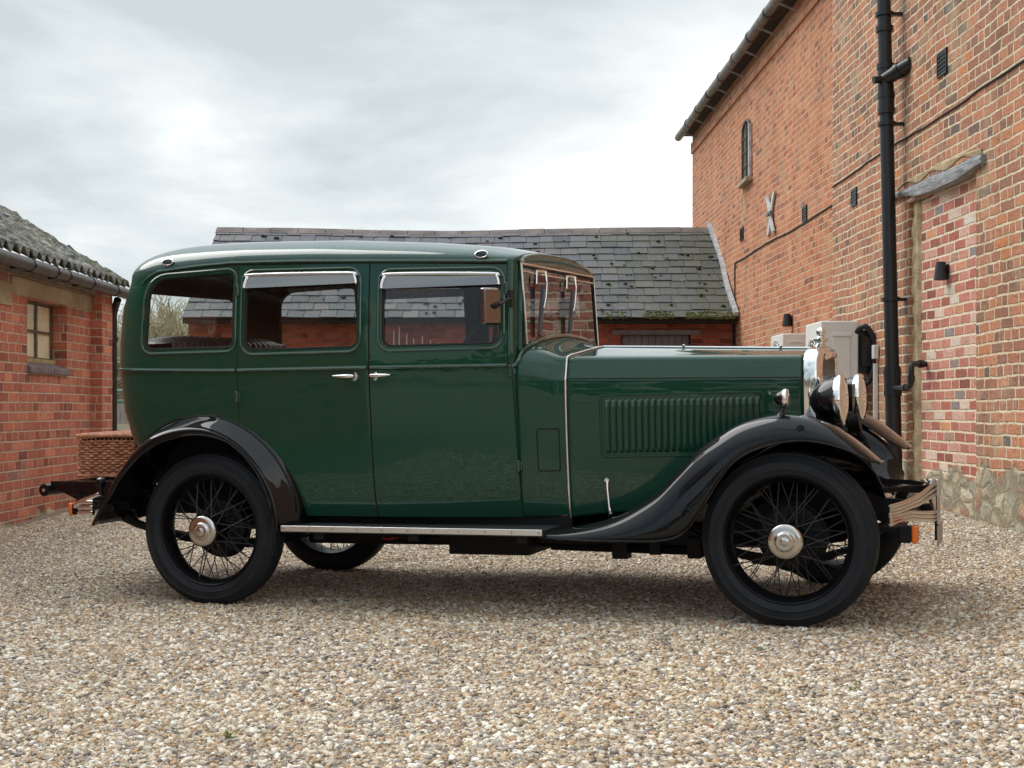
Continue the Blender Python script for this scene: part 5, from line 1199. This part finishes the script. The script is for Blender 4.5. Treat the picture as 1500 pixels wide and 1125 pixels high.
for i, y in enumerate(np.linspace(-0.225, 0.225, 27)):
    zt = float(np.interp(y, [p[0] for p in O3], [p[1] for p in O3])); gm.append(flatbar([(2.872 + vx(y), y, 0.55), (2.872 + vx(y), y, zt)], 0.006, 0.006, up=(1, 0, 0)))
obj('radiator_slats', J(*gm), CHROME, radp, smooth=0)
n = len(O2); core = [(2.855, y, z) for y, z in O2]
obj('radiator_core', (core, [tuple(range(n))]), ACD, radp, smooth=0)
obj('radiator_cap', J(lathe([(0, 0.001), (0.0, 0.030), (0.012, 0.032), (0.020, 0.022), (0.030, 0.020), (0.036, 0.034), (0.046, 0.036), (0.052, 0.020), (0.060, 0.014), (0.066, 0.018), (0.078, 0.022), (0.090, 0.019), (0.098, 0.010), (0.100, 0.001)], 24, 'z', (2.845, 0, 1.176)),
                         tube([(2.845, -0.055, 1.214), (2.845, 0.055, 1.214)], [0.009, 0.009], 10)), CHROME, radp, smooth=50)
# ---- lamps ------------------------------------------------------------
for s in (-1, 1):
    y, x0, z = s * 0.325, 2.838, 0.944
    h = obj('headlamp', lathe([(0.0, 0.001), (0.004, 0.022), (0.022, 0.052), (0.050, 0.081), (0.080, 0.099), (0.105, 0.106), (0.122, 0.109)], 40, 'x', (x0, y, z)), BLACK, car, smooth=80)
    obj('headlamp_rim', lathe([(0.115, 0.107), (0.118, 0.113), (0.132, 0.116), (0.146, 0.115), (0.155, 0.107), (0.157, 0.098)], 40, 'x', (x0, y, z)), CHROME, h, smooth=80)
    obj('lens', lathe([(0.152, 0.1005), (0.159, 0.080), (0.164, 0.045), (0.166, 0.001)], 40, 'x', (x0, y, z)), LENS, h, smooth=80)
    obj('lamp_post', J(tube([(x0 + 0.075, y, z - 0.095), (x0 + 0.07, y * 1.0, z - 0.15), (x0 + 0.06, y, z - 0.20)], [0.016, 0.014, 0.020], 10), tube([(x0 + 0.125, y + 0.0, z - 0.110), (x0 + 0.14, y, z - 0.135)], 0.008, 8)), CHASSIS, h)
    h = obj('side_lamp', lathe([(0.0, 0.001), (0.004, 0.012), (0.020, 0.028), (0.040, 0.036), (0.048, 0.038)], 24, 'x', (2.742, s * 0.665, 0.963)), BLACK, car, smooth=80)
    obj('lamp_rim', lathe([(0.040, 0.036), (0.044, 0.041), (0.056, 0.041), (0.062, 0.036), (0.066, 0.020), (0.067, 0.001)], 24, 'x', (2.742, s * 0.665, 0.963)), CHROME, h, smooth=80)
    obj('lamp_foot', J(tube([(2.778, s * 0.665, 0.930), (2.776, s * 0.665, 0.905), (2.774, s * 0.665, 0.885)], [0.010, 0.013, 0.026], 12)), BLACK, h)
obj('lamp_bar', J(tube([(2.905, -0.42, 0.80), (2.92, -0.2, 0.795), (2.92, 0.2, 0.795), (2.905, 0.42, 0.80)], 0.013, 8), tube([(2.975, -0.12, 0.83), (3.03, -0.12, 0.84)], [0.03, 0.045], 14), lathe([(0, 0.001), (0, 0.03), (0.02, 0.03), (0.025, 0.001)], 12, 'x', (2.97, -0.05, 0.86)), tube([(3.0, 0.0, 0.80), (3.03, 0.02, 0.76), (3.05, 0.0, 0.72)], 0.012, 8)), CHASSIS, car)
# front apron between the dumb irons
obj('front_apron', grid([[(x - 0.01 * y * y, y * 0.26, z) for y in np.linspace(-1, 1, 11)] for x, z in ((2.89, 0.60), (2.95, 0.59), (3.05, 0.56), (3.13, 0.53), (3.165, 0.51), (3.165, 0.47))]), BLACK, car, smooth=60, solid=0.004)
for s in (-1, 1):
    obj('wheel_arch_liner', ([(0.50 * math.cos(a), s * 0.385, WR + 0.05 + 0.50 * math.sin(a)) for a in np.linspace(0, math.pi, 25)], [tuple(range(25))]), CHASSIS, car, smooth=0, solid=0.01)
# ---- chassis and running gear -------------------------------------------
ch = J(*[J(flatbar([(-0.62, s * 0.36, 0.44), (-0.35, s * 0.36, 0.50), (0.0, s * 0.36, 0.52), (0.35, s * 0.36, 0.44), (0.7, s * 0.37, 0.37), (1.8, s * 0.37, 0.35), (2.45, s * 0.36, 0.38), (2.8, s * 0.36, 0.50), (3.05, s * 0.36, 0.52), (3.18, s * 0.36, 0.46)], 0.10, 0.05)) for s in (-1, 1)],
       bx(1.16, 1.56, -0.45, -0.10, 0.250, 0.36), bx(0.5, 2.4, -0.34, 0.34, 0.30, 0.36), tube([(0.35, -0.30, 0.30), (2.3, -0.22, 0.30)], 0.03, 8), tube([(0.0, 0.25, 0.36), (2.0, 0.05, 0.34)], 0.035, 8),
       bx(1.75, 2.6, -0.30, 0.30, 0.29, 0.75), bx(2.2, 2.75, -0.24, 0.24, 0.5, 1.1), *[bx(x, x + 0.05, -0.78, 0.78, 0.345, 0.375) for x in (0.62, 1.10, 1.62)],
       tube([(1.62, -0.3, 0.28), (2.45, -0.32, 0.27)], 0.02, 8), bx(1.95, 2.02, -0.42, -0.34, 0.24, 0.34), bx(2.30, 2.36, -0.42, -0.34, 0.25, 0.34), bx(2.12, 2.17, -0.40, -0.34, 0.26, 0.33))
obj('chassis', ch, CHASSIS, car, smooth=30)
def spring(x0, x1, s, zc, c):
    out = []
    for i in range(5):
        k = 1 - i * 0.17; xm = (x0 + x1) / 2; L = (x1 - x0) / 2 * k
        out.append(flatbar([(xm + L * t, s * 0.45, zc + c * (t * k) ** 2 - 0.009 * i) for t in np.linspace(-1, 1, 11)], 0.008, 0.045))
    return J(*out)
objs('leaf_spring', [spring(-0.62, 0.62, s, 0.30, 0.09) for s in (-1, 1)] + [spring(2.30, 3.18, s, 0.27, 0.12) for s in (-1, 1)], CHASSIS, car, smooth=0)
objs('spring_shackle', [tube([(-0.62, s * 0.47, 0.41), (-0.55, s * 0.47, 0.37), (-0.42, s * 0.47, 0.335)], [0.035, 0.022, 0.018], 8) for s in (-1, 1)], CHASSIS, car)
obj('rear_axle', J(tube([(0, -0.60, WR), (0, 0.60, WR)], 0.04, 12), lathe([(-0.12, 0.03), (-0.08, 0.11), (0, 0.135), (0.08, 0.11), (0.12, 0.03)], 20, 'y', (0, 0, WR))), CHASSIS, car)
obj('front_axle', J(tube([(WB, -0.60, WR), (WB, -0.50, WR - 0.02), (WB, -0.40, WR - 0.09), (WB, 0.40, WR - 0.09), (WB, 0.50, WR - 0.02), (WB, 0.60, WR)], 0.028, 8), tube([(WB - 0.16, -0.5, WR - 0.03), (WB - 0.16, 0.5, WR - 0.03)], 0.013, 8)), CHASSIS, car)
obj('flexible_pipe', tube(CR([(0.75, -0.30, 0.36), (0.76, -0.34, 0.32), (0.80, -0.36, 0.305), (0.86, -0.34, 0.32), (0.9, -0.3, 0.37)], 5), 0.006, 6), principled('red_hose', (0.35, 0.02, 0.02), 0.5), car)
obj('floor', J(bx(0.55, 1.78, -0.54, 0.54, 0.44, 0.47), bx(-0.45, 0.549, -0.37, 0.37, 0.44, 0.47), bx(1.765, 1.785, -0.53, 0.53, 0.47, 1.15), bx(-0.50, -0.30, -0.34, 0.34, 0.47, 0.9)), TRIM, car, smooth=0)
# ---- wheels ------------------------------------------------------------
def make_wheel():
    w = part('wheel', car)
    tp_ = [(-0.050, 0.262), (-0.056, 0.270), (-0.064, 0.285), (-0.067, 0.296), (-0.0695, 0.299), (-0.068, 0.302), (-0.068, 0.315), (-0.0675, 0.328), (-0.0695, 0.331), (-0.066, 0.334), (-0.060, 0.345), (-0.050, 0.357), (-0.046, 0.3575), (-0.044, 0.3645), (-0.030, 0.3685), (-0.028, 0.364), (-0.024, 0.364), (-0.022, 0.3695), (-0.004, 0.370), (-0.003, 0.365), (0.003, 0.365), (0.004, 0.370), (0.022, 0.3695), (0.024, 0.364), (0.028, 0.364), (0.030, 0.3685), (0.044, 0.3645), (0.046, 0.3575), (0.050, 0.357), (0.060, 0.345), (0.067, 0.325), (0.068, 0.305), (0.064, 0.285), (0.050, 0.262)]
    T_ = obj('tyre', lathe(tp_, 96, 'y'), TYRE, w, smooth=35)
    obj('rim', lathe([(-0.050, 0.258), (-0.058, 0.262), (-0.062, 0.268), (-0.058, 0.272), (-0.052, 0.268), (-0.046, 0.262), (-0.036, 0.256), (-0.012, 0.249), (0.012, 0.249), (0.036, 0.256), (0.046, 0.262), (0.052, 0.268), (0.058, 0.272), (0.058, 0.262), (0.04, 0.255), (0.014, 0.243), (-0.014, 0.243), (-0.036, 0.249), (-0.050, 0.258)], 80, 'y'), RIMBLACK, w, smooth=40)
    sp = []
    for i in range(20):                                       # outer row
        a = 2 * math.pi * i / 20; o_ = 0.34 if i % 2 else -0.34
        sp.append(tube([(0.050 * math.cos(a + o_ * 2.6), -0.088, 0.050 * math.sin(a + o_ * 2.6)), (0.246 * math.cos(a), -0.012, 0.246 * math.sin(a))], 0.0026, 5))
    for i in range(28):                                       # inner row
        a = 2 * math.pi * (i + 0.5) / 28; o_ = 0.30 if i % 2 else -0.30
        sp.append(tube([(0.062 * math.cos(a + o_ * 2), 0.02, 0.062 * math.sin(a + o_ * 2)), (0.246 * math.cos(a), 0.010, 0.246 * math.sin(a))], 0.0025, 5))
    obj('spokes', J(*sp), SPOKEM, w)
    obj('wheel_hub', lathe([(-0.095, 0.030), (-0.095, 0.052), (-0.080, 0.056), (-0.070, 0.044), (0.0, 0.050), (0.02, 0.066), (0.035, 0.066), (0.035, 0.02)], 32, 'y'), BLACK, w)
    obj('hub_cap', lathe([(-0.090, 0.073), (-0.098, 0.077), (-0.108, 0.0765), (-0.117, 0.068), (-0.121, 0.055), (-0.121, 0.044), (-0.124, 0.040), (-0.130, 0.037), (-0.132, 0.031), (-0.130, 0.026), (-0.130, 0.018), (-0.134, 0.014), (-0.136, 0.006), (-0.136, 0.0005)], 48, 'y'), NICKEL, w, smooth=60)
    obj('brake_drum', lathe([(0.035, 0.02), (0.035, 0.125), (0.045, 0.140), (0.075, 0.143), (0.078, 0.150), (0.095, 0.150), (0.098, 0.03)], 48, 'y'), CHASSIS, w, smooth=30)
    obj('valve', tube([(0.0, -0.030, -0.246), (0.0, -0.038, -0.215)], 0.004, 6), NICKEL, w)
    return w
w0 = make_wheel(); kids = [o for o in bpy.data.objects if o.parent == w0]
spots = [(0, -HT, 0.3), (WB, -HT, 1.1), (0, HT, 2.0), (WB, HT, 0.7)]
for i, (x, y, sp_) in enumerate(spots):
    if i == 0: w = w0
    else:
        w = w0.copy(); COL.objects.link(w); w.parent = car
        for k_ in kids: c = k_.copy(); COL.objects.link(c); c.parent = w
    w.location = (x, y, WR); w.rotation_euler = (0, sp_, 0) if y < 0 else (0, -sp_, math.pi)
# ---- front bumper ----------------------------------------------------------
def bump_paths(k):
    """three ribs of the upper blade and three of the lower; they part towards the middle"""
    out = []
    for i in range(6):
        up = i < 3; j = i % 3
        z_end = 0.520 - i * 0.0145
        z_mid = (0.560 - j * 0.023) if up else (0.432 - j * 0.0165)
        pts = [(3.222, -0.735, z_end), (3.230, -0.70, z_end), (3.246, -0.62, z_end), (3.275, -0.50, z_end + (0.006 if up else -0.001)), (3.300, -0.36, z_end + (z_mid - z_end) * 0.34), (3.322, -0.20, z_end + (z_mid - z_end) * 0.70), (3.340, -0.04, z_mid), (3.342, 0.0, z_mid)]
        h = CR(pts, 5); out.append(h + [(a, -b, c) for a, b, c in reversed(h[:-1])])
    return out
fb = obj('front_bumper', J(*[tube(p, 0.0088, 8) for p in bump_paths(0)]), NICKEL, car)
obj('bumper_back', J(*[flatbar([(p[0] - 0.006, p[1], p[2] ) for p in bump_paths(0)[q]], 0.026, 0.004) for q in (1, 4)]), CHASSIS, fb)
obj('bumper_centre', bx(3.345, 3.362, -0.026, 0.026, 0.375, 0.580), NICKEL, fb, bevel=0.005)
obj('bumper_bolts', J(tube([(3.300, -0.03, 0.575), (3.345, -0.03, 0.58)], 0.006, 6), lathe([(0, 0.001), (0, 0.022), (0.010, 0.022), (0.011, 0.016), (0.022, 0.016), (0.023, 0.022), (0.030, 0.020), (0.031, 0.001)], 14, 'z', (3.325, -0.04, 0.555)), bx(3.29, 3.33, -0.05, 0.05, 0.545, 0.556)), CHROME, fb)
obj('bumper_iron', J(*[J(flatbar([(3.10, s * 0.36, 0.50), (3.20, s * 0.38, 0.505), (3.268, s * 0.40, 0.50)], 0.035, 0.012), flatbar([(3.06, s * 0.34, 0.545), (3.22, s * 0.20, 0.55), (3.33, s * 0.03, 0.545)], 0.022, 0.012)) for s in (-1, 1)]), CHASSIS, fb)
npg = obj('number_plate', bx(3.352, 3.357, -0.085, 0.205, 0.285, 0.375), principled('plate_backing', (0.34, 0.32, 0.28), 0.45), car, bevel=0.002)
obj('plate_bracket', bx(3.335, 3.351, 0.02, 0.06, 0.30, 0.40), CHASSIS, npg)
for s in (-1, 1):
    o = obj('indicator_lamp', J(bx(3.232, 3.285, s * 0.53 - 0.03, s * 0.53 + 0.03, 0.352, 0.422)), CHASSIS, car, bevel=0.006)
    obj('amber_lens', bx(3.2855, 3.312, s * 0.53 - 0.030, s * 0.53 + 0.030, 0.350, 0.424), AMBER, o, bevel=0.007)
obj('indicator_bar', J(bx(3.15, 3.235, -0.54, 0.54, 0.395, 0.415)), CHASSIS, car)
# ---- luggage carrier, rear bumperettes --------------------------------------
lc = J(bx(-1.04, -0.50, -0.52, -0.50, 0.560, 0.590), bx(-1.04, -0.50, 0.50, 0.52, 0.560, 0.590), *[bx(x, x + 0.035, -0.4995, 0.4995, 0.568, 0.586) for x in np.linspace(-1.03, -0.55, 7)],
       ([(x, y, z) for y in (-0.5195, -0.5115) for x, z in ((-1.03, 0.5595), (-0.55, 0.5595), (-0.55, 0.46), (-0.79, 0.455))], [(0, 1, 2, 3), (7, 6, 5, 4), (0, 3, 7, 4), (1, 5, 6, 2), (2, 6, 7, 3)]),
       bx(-0.60, -0.45, -0.50, 0.50, 0.46, 0.55), tube([(-1.06, -0.55, 0.545), (-1.06, 0.55, 0.545)], 0.032, 16))
lcar = obj('luggage_carrier', lc, BLACK, car, smooth=40)
obj('carrier_bolt', lathe([(0, 0.001), (0, 0.010), (-0.006, 0.009), (-0.008, 0.001)], 10, 'y', (-1.06, -0.5505, 0.545)), CHROME, lcar)
for s in (-1, 1):
    b = obj('rear_bumper', J(tube([(-0.66, s * 0.62, 0.535), (-0.74, s * 0.625, 0.510), (-0.80, s * 0.63, 0.480), (-0.815, s * 0.62, 0.47)], [0.010, 0.014, 0.016, 0.014], 10),
            *[tube([(-0.70, s * 0.63, z), (-0.78, s * 0.632, z - 0.002), (-0.805, s * 0.615, z - 0.003), (-0.815, s * 0.56, z - 0.003), (-0.82, s * 0.40, z - 0.003)], 0.013, 10) for z in (0.493, 0.466, 0.440)]), CHROME, car)
    obj('bumper_mount', J(bx(-0.80, -0.50, min(s * 0.55, s * 0.61), max(s * 0.55, s * 0.61), 0.455, 0.50), tube([(-0.66, s * 0.62, 0.53), (-0.66, s * 0.62, 0.60)], 0.014, 10), lathe([(0, 0.001), (0.002, 0.020), (0.02, 0.026), (0.04, 0.022), (0.05, 0.001)], 14, 'z', (-0.66, s * 0.62, 0.57))), BLACK, b)
    o = obj('rear_indicator', bx(-0.835, -0.80, s * 0.60 - 0.025, s * 0.60 + 0.025, 0.428, 0.482), CHASSIS, car, bevel=0.004)
    obj('amber_lens', bx(-0.856, -0.8355, s * 0.60 - 0.027, s * 0.60 + 0.027, 0.425, 0.486), AMBER, o, bevel=0.006)
# ---- interior -------------------------------------------------------------
def pleated(x0, x1, y0, y1, z0, z1, nm, rx=0.05):
    rows_ = []
    for i in range(121):
        y = y0 + (y1 - y0) * i / 120; b = 0.010 * abs(math.sin(math.pi * (y - y0) / 0.055))
        e = 0.035 * (abs(2 * i / 120 - 1) ** 8)
        sec = [(x1 + b, z0), (x1 + b, z1 - 0.09), (x1 - 0.01 + b, z1 - 0.03), (x1 - 0.05, z1 - e + b * 0.8), (x0 + 0.05, z1 - e + b * 0.8), (x0, z1 - 0.04), (x0, z0)]
        rows_.append([(x, y, z) for x, z in sec])
    return obj(nm, grid(rows_), LEATHER, car, smooth=50)
def stripe(t, p):
    c = t.n('ShaderNodeTexCoord').outputs['Object']; y = t.n('ShaderNodeSeparateXYZ', {0: c}).outputs[1]
    k = t.math('ABSOLUTE', t.math('SINE', t.math('MULTIPLY', y, math.pi / 0.055)))
    t.set(p.inputs['Base Color'], t.ramp(k, [(0.1, (0.012, 0.010, 0.010)), (0.5, (0.055, 0.05, 0.05)), (1.0, (0.10, 0.095, 0.095))]))
LEATHER = principled('pleated_leather', (0.05, 0.045, 0.045), 0.38, build=stripe)
pleated(-0.47, -0.24, -0.58, 0.58, 0.93, 1.315, 'rear_seat')
pleated(0.62, 0.74, -0.53, -0.03, 0.62, 1.16, 'front_seat'); pleated(0.62, 0.74, 0.03, 0.53, 0.62, 1.16, 'front_seat')
obj('rear_seat_cushion', bx(-0.30, 0.30, -0.37, 0.37, 0.50, 0.80), LEATHER, car, bevel=0.05, seg=4)
obj('front_seat_cushion', bx(0.74, 1.18, -0.53, 0.53, 0.50, 0.78), LEATHER, car, bevel=0.05, seg=4)
stw = part('steering_wheel', car)
Ms = Matrix.Rotation(math.radians(-62), 4, 'Y'); cst = Vector((1.24, -0.30, 1.17))
rim_p = [tuple(Ms.to_3x3() @ Vector((0.20 * math.cos(a), 0.20 * math.sin(a), 0)) + cst) for a in np.linspace(0, 2 * math.pi, 41)[:-1]]
obj('steering_rim', tube(rim_p, 0.012, 8, closed=True), SEAM, stw)
obj('steering_column', J(tube([tuple(cst), (1.72, -0.30, 0.86)], 0.018, 8), *[tube([tuple(cst), rim_p[k]], 0.006, 6) for k in (0, 10, 20, 30)]), CHASSIS, stw)
obj('dashboard', bx(1.60, 1.66, -0.53, 0.53, 1.02, 1.19), principled('walnut_dash', (0.10, 0.05, 0.025), 0.3, 0, 0.6), car, bevel=0.01)
obj('rear_view_mirror', J(bx(1.52, 1.53, -0.09, 0.09, 1.50, 1.55), tube([(1.53, 0, 1.55), (1.57, 0, 1.59)], 0.004, 6)), SEAM, car)

# ================================================================ wicker hamper on the carrier
def wicker_box(L, Wd, H):
    """x = L (car x), y = Wd, z = H ; woven strands around upright stakes"""
    out = []; nz_ = int(H / 0.0135)
    per = []
    def side_pts(n, a, b): return [(a[0] + (b[0] - a[0]) * i / n, a[1] + (b[1] - a[1]) * i / n) for i in range(n)]
    c = [(-L / 2, -Wd / 2), (L / 2, -Wd / 2), (L / 2, Wd / 2), (-L / 2, Wd / 2)]
    nsx, nsy = int(L / 0.026) // 2 * 2 + 1, int(Wd / 0.026) // 2 * 2
    for i in range(4): per += side_pts(nsx if i % 2 == 0 else nsy, c[i], c[(i + 1) % 4])
    nrm = []
    for i, (x, y) in enumerate(per):
        k = (0, -1) if abs(y + Wd / 2) < 1e-6 else (1, 0) if abs(x - L / 2) < 1e-6 else (0, 1) if abs(y - Wd / 2) < 1e-6 else (-1, 0); nrm.append(k)
    for j in range(nz_):
        z = 0.010 + j * (H - 0.02) / nz_; P = []
        for i, ((x, y), (a, b)) in enumerate(zip(per, nrm)):
            o_ = 0.0075 * (1 if (i + j) % 2 else -1); P.append((x + a * o_, y + b * o_, z + random.uniform(-0.0018, 0.0018)))
        out.append(tube(CR(P + [P[0]], 3)[:-1], 0.0062, 6, closed=True))
    for i, (x, y) in enumerate(per):
        if i % 1 == 0: out.append(tube([(x, y, 0.004), (x, y, H - 0.004)], 0.0036, 4))
    return out
hp = thing('wicker_hamper', 'reddish brown wicker hamper strapped on the luggage carrier behind the car', 'hamper', carloc + Mc @ Vector((-0.84, 0.0, 0.592)))
hp.rotation_euler = Mc.to_euler()
HL, HW, HH = 0.35, 0.58, 0.235
hp.location = carloc + Mc @ Vector((-0.855, 0.0, 0.592))
obj('woven_body', J(*wicker_box(HL, HW, HH - 0.02)), WICKER, hp, smooth=60)
obj('hamper_lining', bx(-HL / 2 + 0.012, HL / 2 - 0.012, -HW / 2 + 0.012, HW / 2 - 0.012, 0.005, HH - 0.03), principled('hamper_dark', (0.05, 0.02, 0.012), 0.9), hp, smooth=0)
def rope(path, r):
    P = [Vector(p) for p in path]; out = []
    for ph in (0, 2.1, 4.2):
        q = []
        for a, b in zip(P[:-1], P[1:]):
            n = max(2, int((b - a).length / 0.006)); d = (b - a).normalized(); u = d.orthogonal().normalized(); v = d.cross(u)
            for i in range(n): t = i / n; ang = ph + t * (b - a).length / 0.03 * 6.28 * 0.5; q.append(a + (b - a) * t + (u * math.cos(ang) + v * math.sin(ang)) * r * 0.6)
        out.append(tube(q, r * 0.55, 5))
    return J(*out)
a_, b_ = HL / 2 + 0.008, HW / 2 + 0.008
lid = obj('lid', J(rope([(-a_, -b_, HH - 0.012), (a_, -b_, HH - 0.012), (a_, b_, HH - 0.012), (-a_, b_, HH - 0.012), (-a_, -b_, HH - 0.012)], 0.010),
          *[tube([(x + random.uniform(-.001, .001), -b_ + 0.004, HH - 0.006 + 0.003 * math.sin(i)), (x, b_ - 0.004, HH - 0.006 + 0.003 * math.sin(i + 1))], 0.0045, 5) for i, x in enumerate(np.arange(-a_ + 0.006, a_, 0.0085))]), WICKER, hp, smooth=60)
obj('base_border', rope([(-a_, -b_, 0.012), (a_, -b_, 0.012), (a_, b_, 0.012), (-a_, b_, 0.012), (-a_, -b_, 0.012)], 0.008), WICKER, hp, smooth=60)
